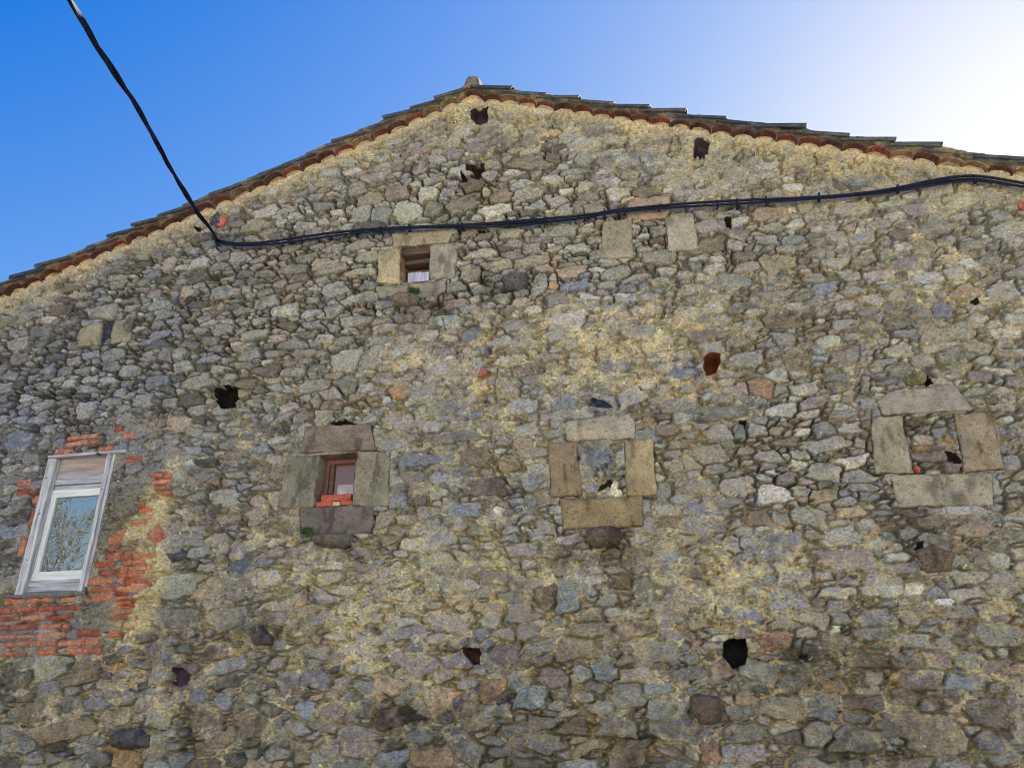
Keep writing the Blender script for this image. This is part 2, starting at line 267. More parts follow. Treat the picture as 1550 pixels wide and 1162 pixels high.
# ------------------------------------------------------------------ stones noted one by one: (px, py, w, h, tilt deg, colour)
FEAT = [(646,292,34,24,-12,'l'),(550,322,34,34,0,'g'),(572,325,40,26,0,'g'),(616,320,46,34,-3,'l'),(655,315,28,24,20,'g'),(700,310,60,24,-18,'t'),(750,317,56,18,-6,'l'),(740,290,20,14,0,'l'),
 (715,278,36,30,0,'n'),(757,296,36,24,20,'n'),(799,292,50,22,-16,'g'),(795,247,66,22,0,'t'),(836,240,28,20,10,'t'),(798,215,36,14,-5,'g'),(833,199,34,12,2,'e'),(778,258,34,14,6,'l'),(634,255,24,16,0,'g'),
 (885,280,24,18,0,'l'),(938,293,38,18,-4,'l'),(854,318,30,20,-15,'l'),(900,315,38,14,4,'g'),(975,290,38,20,-10,'n'),(950,300,24,10,0,'t'),(733,382,46,20,4,'l'),(712,412,38,30,6,'g'),(752,402,42,18,-4,'g'),(806,395,56,20,-4,'t'),(863,411,44,20,-2,'t'),
 (817,428,26,36,5,'g'),(780,425,36,24,-10,'k'),(838,432,14,14,0,'o'),(772,352,40,16,-4,'g'),(710,352,30,14,0,'t'),(640,478,30,20,-8,'g'),(870,432,50,16,-6,'b'),(555,388,36,18,-8,'g'),(545,410,50,14,4,'g'),(560,340,60,14,-3,'d'),
 (610,527,36,24,-8,'l'),(570,530,28,24,0,'g'),(525,545,50,36,-6,'g'),(555,548,38,26,6,'g'),(525,582,28,34,-30,'s'),(603,595,26,22,0,'o'),(712,505,44,18,-8,'b'),(675,532,36,14,-4,'s'),(725,530,36,14,-8,'b'),
 (768,593,32,30,-12,'t'),(745,604,14,14,0,'g'),(745,620,36,16,-4,'v'),(845,505,52,22,-4,'s'),(724,583,19,17,0,'y'),(731,564,12,16,-25,'r'),(1060,507,46,22,-6,'p'),(1055,497,24,12,0,'y'),(1140,493,40,18,-8,'l'),
 (1155,500,1,1,0,'l'),(1180,485,66,22,6,'n'),(930,555,54,24,-4,'b'),(1032,565,56,20,6,'b'),(1132,543,62,30,-8,'s'),(1203,545,30,26,20,'s'),(1236,540,28,14,0,'b'),(1150,585,40,30,10,'c'),(1175,445,60,14,-10,'g'),(1250,435,50,20,-25,'b'),
 (1296,440,44,16,0,'s'),(1350,435,40,12,0,'s'),(1427,470,38,26,-10,'b'),(1450,500,54,26,-6,'g'),(1420,525,60,14,-10,'s'),(1280,540,42,30,0,'s'),(1240,533,26,14,4,'b'),(1200,533,28,26,0,'s'),(1215,552,34,10,-10,'b'),(1437,538,40,22,-6,'v'),(1520,440,54,36,-6,'s'),
 (1460,440,50,24,-16,'t'),(1176,397,52,30,-18,'t'),(1165,322,62,22,-3,'t'),(1220,315,28,18,10,'g'),(1235,322,40,18,-6,'g'),(1290,315,70,24,-10,'g'),(1415,345,56,30,-5,'s'),(1400,371,38,28,0,'g'),(1441,375,26,16,6,'l'),(1465,370,44,22,-20,'s'),(1330,340,40,16,0,'s'),
 (1345,577,28,10,0,'b'),(1360,560,42,24,6,'v'),(1310,582,14,30,8,'s'),(1220,628,50,14,-4,'l'),(1275,627,46,14,4,'s'),(1245,648,34,26,0,'s'),(1288,646,38,22,4,'l'),(1250,672,84,24,-8,'s'),(1290,697,56,18,-14,'l'),(1216,702,48,14,6,'l'),(1165,690,40,22,0,'s'),
 (1305,670,22,22,20,'s'),(1475,800,56,26,-12,'n'),(1505,650,34,34,0,'s'),(1520,615,50,14,3,'s'),(1300,722,60,18,8,'s'),(1150,782,46,30,6,'n'),(1180,785,40,22,8,'g'),(1250,748,44,22,-10,'t'),(1290,775,50,18,-14,'t'),(1225,780,60,30,12,'s'),
 (1185,815,70,24,-4,'b'),(1218,847,24,14,0,'b'),(1280,845,98,34,8,'s'),(1335,887,68,38,4,'l'),(1387,889,34,22,6,'w'),(1270,895,58,20,4,'l'),(1410,820,54,32,25,'s'),(1520,885,52,40,0,'s'),(1316,912,24,12,6,'n'),(1235,912,30,14,8,'n'),(1180,915,36,20,0,'b'),(1213,915,36,16,-10,'b'),
 (1400,921,66,12,-3,'t'),(1425,912,26,10,8,'w'),(1415,940,26,12,0,'b'),(1265,951,20,16,0,'w'),(1230,937,60,26,20,'g'),(1320,960,64,26,0,'v'),(1175,968,60,34,0,'c'),(1350,1025,34,20,-10,'o'),(1310,1000,66,24,2,'n'),(1245,990,66,24,5,'d'),(1200,1010,46,20,6,'v'),
 (1195,1032,42,32,25,'v'),(1250,1080,46,20,0,'b'),(1260,1038,40,26,0,'o'),(1460,1032,66,28,22,'b'),(1465,1000,46,30,20,'v'),(1505,1010,52,34,15,'v'),(1495,1078,68,48,5,'p'),(1497,1122,42,38,15,'b'),(1415,1110,104,72,12,'t'),(1290,1120,100,46,6,'v'),(1370,1055,44,28,5,'n'),
 (1310,1065,70,26,-6,'n'),(1325,1025,40,28,8,'g'),(1245,1110,60,40,15,'v'),(830,905,46,42,10,'n'),(855,900,54,60,0,'b'),(800,955,34,20,-5,'s'),(935,880,44,26,10,'n'),(985,885,60,40,-5,'v'),(895,952,66,26,4,'n'),(962,950,70,30,-8,'n'),(870,980,60,34,0,'n'),
 (990,985,70,40,6,'v'),(835,1025,44,36,0,'p'),(880,1018,32,34,10,'s'),(912,1015,42,36,-5,'b'),(950,1000,28,14,0,'n'),(803,1055,52,36,0,'b'),(950,1052,56,42,0,'g'),(1000,1072,52,36,-8,'s'),(1030,1020,100,22,-3,'v'),(850,1050,30,24,0,'d'),(865,1100,54,28,-4,'n'),(820,1095,60,26,0,'p'),
 (935,1100,64,36,12,'g'),(950,1140,60,50,5,'n'),(1068,1070,46,46,0,'d'),(1077,1140,36,40,0,'c'),(1140,1140,60,34,-6,'s'),(1130,930,50,24,-5,'b'),(1090,965,36,10,-4,'l'),(1150,1015,60,34,3,'g'),(1125,1060,30,20,5,'e'),(800,1160,60,30,0,'g'),
 (640,1005,56,34,-15,'s'),(668,1058,56,42,-4,'e'),(687,1062,20,26,0,'b'),(745,1040,50,38,0,'o'),(765,990,44,34,0,'p'),(595,1085,70,36,-12,'d'),(463,1075,26,36,12,'b'),(505,1078,44,34,0,'p'),(405,1078,40,28,6,'d'),(550,957,54,16,0,'k'),(482,937,18,20,0,'b'),(660,1145,70,36,-6,'o'),(705,1140,50,54,6,'s'),
 (540,1110,70,26,6,'s'),(475,1005,20,20,20,'g'),(545,1012,60,20,6,'g'),(720,1095,60,22,-4,'g'),(405,925,1,1,0,'g'),(390,965,54,34,-6,'d'),(430,890,1,1,0,'g'),(363,857,46,28,-4,'k'),(270,885,90,44,-5,'s'),(262,845,40,16,0,'d'),(310,890,70,36,0,'t'),(265,935,86,34,4,'s'),(345,935,70,36,-14,'s'),
 (215,960,72,24,-6,'d'),(168,977,30,22,-25,'d'),(168,998,34,18,0,'d'),(335,1010,90,22,-8,'b'),(242,1020,38,36,0,'s'),(190,1020,34,16,4,'b'),(195,1055,20,28,5,'b'),(300,1053,32,26,8,'b'),(336,1060,30,28,20,'b'),(270,1052,20,14,0,'b'),(78,1008,60,38,-5,'s'),(129,1016,46,38,2,'n'),(175,1085,48,28,0,'t'),
 (238,1085,44,36,10,'s'),(310,1088,54,44,-10,'n'),(100,1105,90,30,-12,'t'),(340,1115,56,32,-14,'t'),(240,1115,50,18,-14,'g'),(380,1095,60,50,0,'n'),(275,1150,36,24,-8,'b'),(190,1148,50,36,0,'o'),(195,1117,64,34,-6,'d'),(25,1030,40,34,-10,'d'),(45,1080,40,40,0,'n'),(15,1110,34,30,0,'s'),
 (30,668,40,38,0,'b'),(66,670,22,20,-30,'g'),(40,545,1,1,0,'g'),(155,470,48,20,-6,'s'),(250,535,24,26,10,'s'),(110,432,30,16,0,'t'),(180,430,28,14,0,'g'),(255,398,24,20,-15,'g'),(118,422,28,14,-10,'s'),(120,445,28,12,10,'s'),(282,440,20,20,0,'t'),(303,396,30,20,5,'g'),(385,342,46,20,-3,'g'),
 (275,555,30,20,0,'g'),(215,605,30,20,8,'s'),(270,535,24,20,0,'g'),(130,620,34,28,-8,'s'),(270,640,44,26,-10,'t'),(30,785,46,16,-5,'d'),(20,805,50,20,-4,'b'),(385,505,50,18,0,'g'),(440,520,40,20,0,'g'),(500,408,50,14,-4,'g'),(490,630,30,24,-8,'l'),(462,650,26,20,-12,'l'),(428,632,24,16,0,'s'),
 (593,672,50,16,-2,'b'),(685,660,104,20,1,'v'),(717,690,50,30,-4,'t'),(640,695,90,22,0,'b'),(600,755,28,34,-4,'b'),(705,770,56,26,2,'b'),(753,772,18,14,0,'w'),(670,815,40,24,0,'b'),(662,723,34,18,0,'b'),(740,735,56,34,4,'p'),(802,730,30,28,0,'b'),(765,665,34,18,-4,'s'),(770,700,34,30,0,'n'),
 (750,875,56,26,10,'p'),(646,775,40,18,0,'s'),(825,640,1,1,0,'s'),(1075,686,58,30,-3,'v'),(1085,655,48,22,0,'s'),(1130,655,1,1,0,'v'),(1118,652,20,28,-5,'v'),(1095,625,76,22,0,'v'),(1145,650,30,24,0,'s'),(1010,650,44,18,0,'p'),(1020,705,30,20,0,'s'),(1060,770,50,24,-3,'b'),(1005,770,40,18,-4,'g'),
 (1010,790,40,20,6,'n'),(930,545,1,1,0,'s'),(1030,610,70,24,-8,'s'),(955,600,50,26,-4,'s'),(960,840,50,26,0,'n'),(925,838,44,16,-4,'n'),(1060,735,50,24,0,'s'),(1115,735,54,34,0,'s'),(1020,820,60,22,-6,'t'),(740,247,40,14,-2,'g'),(560,300,40,20,-6,'g'),(600,290,40,22,10,'g'),(540,285,30,22,0,'g'),
 (1105,663,8,9,0,'r'),(1115,636,13,5,-8,'r'),(337,335,11,16,8,'r'),(1547,306,12,16,0,'r'),(1389,709,7,11,0,'r'),(906,748,10,10,0,'y'),(930,741,24,26,-15,'w'),(895,738,22,16,0,'b'),(908,712,10,20,-10,'e'),(920,738,10,16,0,'w'),
 (1388,655,1,1,0,'t'),(1420,653,22,18,-20,'b'),(1410,690,66,20,-4,'p'),(1440,706,38,16,0,'p'),(1395,678,26,8,0,'o'),(1437,663,14,14,0,'o'),(1385,640,30,10,0,'d'),(310,1160,60,24,0,'n')]
# putlog holes: polygon px, depth, interior colour with the shade painted in
HOLES = [([(325,588),(345,583),(361,586),(360,604),(352,617),(335,618),(326,604)], .17, srgb(26, 24, 23)),
 ([(1065,540),(1076,534),(1090,536),(1091,548),(1084,560),(1070,568),(1066,556)], .20, srgb(104, 58, 32)),
 ([(1095,971),(1112,965),(1128,968),(1131,990),(1127,1005),(1108,1009),(1098,995),(1094,992)], .20, srgb(26, 25, 32)),
 ([(700,982),(712,979),(725,982),(726,1006),(718,1004),(706,993)], .13, srgb(66, 50, 44)),
 ([(263,1009),(275,1010),(286,1022),(279,1030),(276,1038),(261,1036)], .07, srgb(72, 60, 72)),
 ([(713,171),(720,163),(737,162),(738,178),(736,186),(722,188),(714,181)], .13, srgb(66, 50, 58)),
 ([(1052,214),(1064,211),(1073,217),(1070,232),(1062,237),(1050,235)], .12, srgb(64, 56, 64)),
 ([(318,332),(330,322),(331,337),(318,341)], .03, srgb(86, 86, 100)),
 ([(704,248),(733,247),(730,262),(715,260),(706,256)], .22, srgb(60, 46, 36)),
 ([(712,268),(722,256),(729,260),(724,272)], .12, srgb(60, 50, 40)),
 ([(697,258),(704,266),(707,276),(700,278)], .10, srgb(50, 42, 34)),
 ([(1098,328),(1106,328),(1105,342),(1099,338)], .12, srgb(50, 42, 34)),
 ([(1120,636),(1130,635),(1126,650),(1122,646)], .10, srgb(50, 40, 34)),
 ([(500,638),(520,634),(538,643),(522,647),(506,646)], .12, srgb(50, 44, 40)),
 ([(1399,575),(1404,568),(1412,580),(1400,582)], .12, srgb(34, 30, 28)), ([(157,486),(172,484),(166,512),(153,524)], .03, srgb(66, 66, 76)),
 ([(905,742),(915,728),(925,726),(922,734),(912,738)], .07, srgb(50, 44, 40)), ([(1430,683),(1446,684),(1455,700),(1440,698)], .08, srgb(44, 40, 36)), ([(1347,640),(1360,639),(1358,648)], .05, srgb(44, 40, 36)),
 ([(294,342),(306,346),(300,352)], .06, srgb(50, 44, 40)), ([(550,345),(552,352),(530,354)], .05, srgb(50, 44, 40)), ([(1470,455),(1480,450),(1484,458),(1474,462)], .06, srgb(44, 40, 40)),
 ([(1388,822),(1398,820),(1396,840),(1388,838)], .06, srgb(40, 36, 36)), ([(722,345),(734,344),(732,352),(724,350)], .06, srgb(44, 38, 34)),
 ([(983,318),(1000,322),(1006,328),(992,330)], .06, srgb(54, 40, 34)), ([(1210,993),(1222,990),(1220,998)], .05, srgb(44, 40, 40)), ([(896,603),(915,606),(926,616),(905,615),(890,612)], .04, srgb(54, 58, 78))]
CRACKS = [[(585,688),(593,712),(589,745),(582,762),(566,790),(562,800)], [(745,640),(742,662),(746,695),(760,720),(784,752),(794,778),(800,796)], [(754,805),(765,832),(774,850),(772,868)], [(765,505),(762,525),(752,560),(748,585)], [(668,420),(672,432),(668,470),(675,500)],
          [(950,650),(948,662)], [(787,760),(795,800),(800,830)], [(1147,410),(1153,440)], [(985,690),(990,740),(985,760)], [(706,1008),(712,1030),(708,1052)], [(1117,1040),(1112,1020)], [(800,890),(806,925),(838,930)], [(1320,620),(1330,660),(1327,720)]]
# bricks showing through the render: (px, py, w, h, tilt, tone)
BR = []
def zb(zx0, zx1, zy0, zy1, til=-3, tone=1.0, sx=3.8725, ox=0, oy=620):
    BR.append((ox+(zx0+zx1)/2/sx, oy+(zy0+zy1)/2/sx, (zx1-zx0)/sx, (zy1-zy0)/sx, til, tone))
for a in [(395,565,143,172),(385,520,182,210),(520,585,172,200),(320,370,228,260),(372,430,228,258),(578,660,212,246),(672,718,97,122),(718,792,130,158),(742,830,277,303),
          (103,180,405,447),(100,168,465,495),(168,214,468,497),(187,214,508,550),(885,952,372,400),(960,1004,374,400),(888,1008,408,436),(905,1010,444,470),(946,1008,473,503),
          (817,848,545,575),(808,890,578,602),(845,896,617,640),(770,858,655,682),(735,752,687,725),(680,720,705,730),(634,724,742,778),(630,695,790,820),(625,722,836,872),(727,795,810,832),(708,772,850,878),(777,918,842,868),
          (560,672,890,922),(708,775,880,910),(775,848,878,905),(582,690,932,966),(705,752,918,946),(755,893,912,942),(693,836,954,982),(516,664,982,1024),(684,726,988,1018),(732,888,986,1018),
          (528,668,1036,1068),(684,860,1026,1062),(668,742,1062,1088),(746,808,1064,1086),(536,662,1076,1120),(490,515,1095,1125),(670,745,1092,1118),(695,785,1105,1160)]: zb(*a)
for a in [(25,138,180,212),(160,298,172,202),(350,440,168,200),(0,62,232,262),(70,218,224,256),(222,360,220,250),(372,480,216,244),(0,112,280,308),(120,260,272,305),(275,416,272,302),(0,52,330,360),(60,208,322,356),(216,355,322,354),(360,402,322,352),
          (0,90,386,412),(98,206,388,408),(212,376,372,402),(452,580,358,396),(636,718,372,400),(0,30,432,458),(34,170,428,458),(178,330,424,456),(336,472,418,454),(480,586,402,448),(0,78,484,514),(82,150,488,518),(222,318,474,506),(388,528,462,502),(534,592,460,500),
          (682,770,192,212),(668,752,220,240),(660,745,250,270),(655,720,278,298),(742,770,240,266),(790,806,278,300)]: zb(*a, oy=860)
BR.append((237,809,20,26,-75,.78))       # one laid on edge
BR.append((48,786,9,34,0,.9)); BR.append((33,827,9,34,0,1.0)); BR.append((55,755,7,12,0,1.0))

# blocks modelled on their own: the field stays back behind them
QUADS = {}   # name -> list of (label or None, four px corners (tl,tr,br,bl), colour, proud)
BLOCKS = [
 ('lintel', [(462,645),(562,641),(569,681),(455,686)], srgb(126, 112, 100), .022), ('jamb', [(434,690),(483,688),(474,767),(420,768)], srgb(128, 124, 106), .016),
 ('jamb', [(540,683),(580,682),(590,700),(588,765),(533,764)], srgb(132, 126, 106), .018), ('sill', [(452,768),(566,764),(562,806),(456,812)], srgb(108, 100, 92), .03),
 ('lintel', [(594,352),(690,345),(676,368),(594,374)], srgb(150, 140, 120), .02), ('jamb', [(574,378),(607,374),(605,430),(570,427)], srgb(172, 158, 124), .03), ('jamb', [(651,370),(685,368),(692,385),(688,420),(650,423)], srgb(150, 144, 126), .03),
 ('sill', [(568,434),(672,425),(674,438),(660,448),(574,450)], srgb(140, 134, 120), .012),
 ('lintel', [(856,638),(880,633),(952,625),(962,640),(960,662),(858,667)], srgb(156, 146, 130), .03), ('jamb', [(831,670),(873,669),(880,750),(833,752)], srgb(136, 118, 92), .025), ('jamb', [(944,665),(988,665),(994,748),(948,750)], srgb(154, 136, 100), .025),
 ('sill', [(848,755),(972,751),(973,796),(852,800)], srgb(140, 122, 88), .028),
 ('lintel', [(1328,607),(1345,594),(1442,580),(1476,621),(1334,628)], srgb(142, 134, 122), .03), ('jamb', [(1318,631),(1366,629),(1384,716),(1324,715)], srgb(146, 138, 116), .022), ('jamb', [(1443,626),(1500,623),(1522,710),(1460,713)], srgb(140, 126, 104), .022),
 ('sill', [(1347,719),(1502,716),(1505,764),(1360,767)], srgb(146, 140, 122), .024),
 ('lintel', [(950,305),(960,300),(1012,297),(1014,312),(1010,330),(948,332)], srgb(158, 134, 112), .02), ('jamb', [(912,335),(956,330),(958,390),(910,392)], srgb(152, 142, 122), .02), ('jamb', [(1006,326),(1050,326),(1058,376),(1012,381)], srgb(160, 150, 132), .026),
 ('lintel', [(132,480),(145,466),(178,458),(180,478),(170,482)], srgb(142, 138, 130), .03), ('jamb', [(120,497),(156,487),(148,522),(114,524)], srgb(146, 136, 112), .02), ('jamb', [(174,484),(202,482),(198,515),(166,520)], srgb(142, 134, 114), .025)]
OPEN = {'paned': [(79,693),(180,688),(124,894),(27,897)], 'slit': [(483,688),(540,684),(533,764),(474,767)], 'loft': [(607,374),(652,370),(650,424),(606,430)]}

# ------------------------------------------------------------------ scatter stones over the wall
OC = .02; onx, onz = int((XR-XL)/OC)+1, int(APZ/OC)+2
occ = np.zeros((onz, onx), bool)
ox_, oz_ = np.meshgrid(X0+np.arange(onx)*OC, Z0+np.arange(onz)*OC)
stones = []      # cx,cz,a,b,ang,colour,feat
def mark(cx, cz, a, b):
    i0, i1 = max(0, int((cx-a-X0)/OC)), min(onx, int((cx+a-X0)/OC)+2); j0, j1 = max(0, int((cz-b)/OC)), min(onz, int((cz+b)/OC)+2)
    m = ((ox_[j0:j1, i0:i1]-cx)/a)**2+((oz_[j0:j1, i0:i1]-cz)/b)**2 < 1
    occ[j0:j1, i0:i1] |= m
def free(cx, cz, a, b):
    i0, i1 = max(0, int((cx-a-X0)/OC)), min(onx, int((cx+a-X0)/OC)+2); j0, j1 = max(0, int((cz-b)/OC)), min(onz, int((cz+b)/OC)+2)
    if i1 <= i0 or j1 <= j0: return False
    m = ((ox_[j0:j1, i0:i1]-cx)/a)**2+((oz_[j0:j1, i0:i1]-cz)/b)**2 < 1
    return not (occ[j0:j1, i0:i1] & m).any()
def px_rect(px, py, w, h):
    c = xz(px, py); return c, abs(xz(px+w/2, py)[0]-xz(px-w/2, py)[0])/2, abs(xz(px, py-h/2)[1]-xz(px, py+h/2)[1])/2
for px, py, w, h, t, c in FEAT:
    if w < 3: continue
    cc, a, b = px_rect(px, py, w, h)
    stones.append((cc[0], cc[1], a, b, R(-t+3), c, 1)); mark(cc[0], cc[1], a*.85, b*.85)
KEY = 'gggggllsssbbnnvvtttpdoc'
def hint(name, px, py):
    return
def col_key(x, z):
    r = random.random()
    left = x < -4.2
    if left: pool = 'gggsssssbbbvvldd'
    elif z > 5.3: pool = 'gggggllllttgsssnv'
    elif z < 2.7: pool = 'ggssssnnvvvtttpbbdgo'
    else: pool = 'gggggssllltttbvntv'
    return random.choice(pool)
def throw(n, amin, amax, bmin, bmax, sh=.9):
    k = 0
    for _ in range(n):
        x = random.uniform(XL, XR); z = random.uniform(0, APZ)
        if z > roofz(x)-.12: continue
        s = 1.15 if z < 2.8 else (.9 if x < -3.5 and z > 3 else 1.0)
        a = random.uniform(amin, amax)*s; b = random.uniform(bmin, bmax)*s
        if b > a: b = a*.9
        if free(x, z, a*sh, b*sh):
            stones.append((x, z, a, b, random.gauss(.05, .13), col_key(x, z), 0)); mark(x, z, a, b); k += 1
    return k
ks = [throw(500, .14, .19, .07, .10), throw(5000, .09, .14, .042, .07), throw(16000, .055, .10, .030, .05), throw(40000, .035, .06, .018, .030, .9), throw(30000, .018, .034, .010, .017, .9)]
print('stones', len(stones), ks)

WX = XX + .009*fbm(XX, ZZ, .035, 41, 3); WZ = ZZ + .007*fbm(XX, ZZ, .035, 47, 3)
F1 = np.full((NZ, NX), 9., np.float32); F2 = F1.copy(); ID = np.zeros((NZ, NX), np.int32); RE = np.ones((NZ, NX), np.float32)
for k, (cx, cz, a, b, ang, c, ft) in enumerate(stones):
    ext = 1.75 if not ft else 1.5
    ea = ext*(a*abs(math.cos(ang))+b*abs(math.sin(ang)))+.03; eb = ext*(b*abs(math.cos(ang))+a*abs(math.sin(ang)))+.03
    sz, sx = window(cx-ea, cx+ea, cz-eb, cz+eb)
    if sz.stop <= sz.start or sx.stop <= sx.start: continue
    dx = WX[sz, sx]-cx; dz = WZ[sz, sx]-cz
    u = (dx*math.cos(ang)+dz*math.sin(ang))/a; v = (-dx*math.sin(ang)+dz*math.cos(ang))/b
    d = np.sqrt(u*u+v*v)*.55
    pl = [(q*math.pi/2+random.uniform(-.42, .42), random.uniform(.82, 1.0)) for q in range(4)]
    if random.random() < (.4 if not ft else .15):
        t0 = random.choice([0, math.pi])+random.uniform(-.2, .2); pl = [(t0, random.uniform(.8, .95)), (t0+math.pi*.5+random.uniform(.1, .5), random.uniform(.7, .85)), (t0-math.pi*.5-random.uniform(.1, .5), random.uniform(.7, .85)), (t0+math.pi, 1.25)]
    for q in range(random.randint(0, 2)): pl.append((random.uniform(0, 6.28), random.uniform(.85, 1.05)))
    for th, off in pl: d = np.maximum(d, (u*math.cos(th)+v*math.sin(th))/off)
    rk = math.sqrt(a*b)*(.75 if a > 2*b else .9); d = (d*(.95 if ft else 1)-1)*rk
    f1 = F1[sz, sx]; f2 = F2[sz, sx]; idd = ID[sz, sx]; re = RE[sz, sx]
    nw = d < f1
    f2[...] = np.where(nw, f1, np.minimum(f2, d)); f1[...] = np.where(nw, d, f1); idd[nw] = k
    re[nw] = math.sqrt(a*b)*(.75 if a > 2*b else .9)
JW = .0012+.0058*np.clip(.5+1.2*fbm(XX, ZZ, .18, 37, 3), 0, 1)
E1 = np.minimum(.030-F1, (F2-F1)*.5)-JW
ns = len(stones); SC = np.array([PAL[s[5]] for s in stones], np.float32)
_l = SC.mean(1, keepdims=True); _f = np.array([s_[6] for s_ in stones], np.float32)[:, None]; SC = _l+(SC-_l)*(.52+.33*_f); SC = (SC*.86+.14*srgb(146, 138, 120))*1.05
SC *= (1+RNG.normal(0, .15, (ns, 1)))*(1+RNG.normal(0, .025, (ns, 3)))
isf = np.array([s[6] for s in stones], np.float32)
prot = RNG.normal(0, .0050, ns).astype(np.float32)+isf*.004
bb = np.array([s[3] for s in stones], np.float32); prot = prot*np.clip(bb/.05, .5, 1.3)
PLN = [(RNG.normal(0, .07, ns).astype(np.float32), RNG.normal(0, .12, ns).astype(np.float32), RNG.uniform(0, .010, ns).astype(np.float32)) for _ in range(4)]
CX = np.array([s[0] for s in stones], np.float32); CZ = np.array([s[1] for s in stones], np.float32)

# facets: broken rock faces
fr1 = fbm(XX, ZZ, .11, 53, 3, 2.2); fr2 = fbm(XX, ZZ, .045, 59, 3, 1.5)
ridge = np.abs(fbm(XX, ZZ, .13, 61, 2, 2.6)); fine = fbm(XX, ZZ, .02, 67, 2)
DX = XX-CX[ID]; DZ = ZZ-CZ[ID]
fac = np.full(XX.shape, .012, np.float32)
for a_, b_, c_ in PLN: fac = np.minimum(fac, c_[ID]+a_[ID]*DX+b_[ID]*DZ)
fac = np.maximum(fac, -.014)
edge = .032*np.clip(E1/.0040, 0, 1)
HS = -.032 + edge + prot[ID] + fac + .006*fr1 + .008*fr2 - .010*np.exp(-ridge/.03) + .006*fine
HS = np.where(E1 > 0, HS, -.07)
cov = np.clip(COVER, 0, 1.25)
lump = fbm(XX, ZZ, .16, 73, 4); rough = fbm(XX, ZZ, .035, 79, 3); rg = np.abs(fbm(XX, ZZ, .05, 81, 3, 1.7))
HM = -.040 + .042*cov + .018*lump*(.4+cov) + .012*rough*(.6+cov) - .014*np.exp(-rg/.05)*(.5+.6*cov)
# dry joints open right up
openj = np.clip(.55-cov, 0, .55)*1.8
HM -= openj*.05*np.clip(.7+2*fbm(XX, ZZ, .2, 83, 2), 0, 1)
# shrinkage cracks beside some stones
ck = np.clip(fbm(XX, ZZ, .14, 89, 3)*4+.35, 0, 1)
HM -= .060*ck*np.exp(-((E1+.002)/.0056)**2)
HS -= .055*ck*np.exp(-((E1+.002)/.0062)**2)
smooth_r = blobs([(192, 775, 34, 62, 1.0), (178, 850, 28, 40, .8), (150, 935, 34, 26, 1.0), (60, 905, 60, 14, .8), (55, 760, 20, 50, .5)], 0)
HM += .012*np.clip(smooth_r, 0, 1)
MORT = 1/(1+np.exp(-(HM-HS)/.0030))
H = np.maximum(HS, HM)
# grit and little stones set in the mortar
gcell = (np.floor((XX+.012*rough)/.031)*131+np.floor((ZZ+.012*lump+.01*fr2)/.024)*71).astype(np.int32); gh = _T[(gcell >> 8) & 255, gcell & 255]
gd = vn(XX, ZZ, .031, .024, 191)
GR = ((gd > .16) & (gh > .35)).astype(np.float32)*MORT
H = H+.008*GR*np.clip((gd-.16)*6, 0, 1)
gp = np.array([PAL[c] for c in 'gslbbtnvwdkgos'], np.float32)[(gh*997).astype(np.int32) % 14]

# ------------------------------------------------------------------ colour field
c_grey = srgb(138, 133, 118); c_yel = srgb(204, 188, 146); c_och = srgb(190, 150, 84); c_rend = srgb(122, 118, 106)
yy = np.clip(YEL, 0, 1)[..., None]
CM = c_grey*(1-yy)+c_yel*yy
och = np.clip(fbm(XX, ZZ, .45, 97, 3)*3-1.05+.9*np.clip((2.8-ZZ)/1.2, 0, .5), 0, .75)[..., None]*yy
CM = CM*(1-och)+c_och*och
sr = np.clip(smooth_r, 0, 1)[..., None]; CM = CM*(1-.85*sr)+c_rend*.85*sr
# dry joints: dark clay colour with the shade of the gaps painted in
CLAY_SHADE = (np.clip((.50-cov)/.28, 0, 1)*np.clip((ZZ-2.4)/.8, .15, 1)*np.clip(.75+1.5*fbm(XX, ZZ, .3, 211, 3), 0, 1))[..., None]
CM = CM*(1-CLAY_SHADE)+srgb(74, 66, 56)*CLAY_SHADE
CM = CM*(1+.30*rough[..., None])
CM = CM*(1-.75*GR[..., None])+gp*.75*GR[..., None]
CS = SC[ID]
sv = (1+.24*fr2+.18*fbm(XX, ZZ, .035, 101, 3, 1.6))[..., None]
CS = CS*sv
edge_shade = (np.clip(1-E1/.005, 0, 1)*.75)[..., None]*np.maximum(CLAY_SHADE, .18); CS = CS*(1-edge_shade)+srgb(70, 62, 52)*edge_shade  # stone sides darkened next to the joints, shade painted in clay brown
st = np.clip(fbm(XX, ZZ, .10, 103, 3)*2.4-.35, 0, .8)[..., None]     # rusty patches in stone
CS = CS*(1-st*.35)+srgb(150, 124, 88)*st*.35
mm = MORT[..., None]; COL = CS*(1-mm)+CM*mm
# old lime smears left on the stone faces
sm = (np.clip(cov*1.3+fbm(XX, ZZ, .07, 107, 4)*2.2-.85, 0, 1)*(1-MORT)*.5)[..., None]
COL = COL*(1-sm)+(CM*1.02)*sm
bl = np.clip(BLUE*1.15-.12, 0, 1)[..., None]; COL = COL*(1-bl*.27)+(srgb(108, 118, 146)*(COL.mean(2, keepdims=True)/.21))*bl*.27
COL_inf = blobs([(909, 695, 24, 20, 1.6)], 0)[..., None].clip(0, 1); COL = COL*(1-.75*COL_inf)+srgb(104, 114, 130)*(1+.5*rough[..., None]+.4*fr2[..., None])*.75*COL_inf
dk = np.clip(DIRT+fbm(XX, ZZ, .05, 109, 3)*.7-.12, 0, 1)[..., None]; COL = COL*(1-.62*dk)
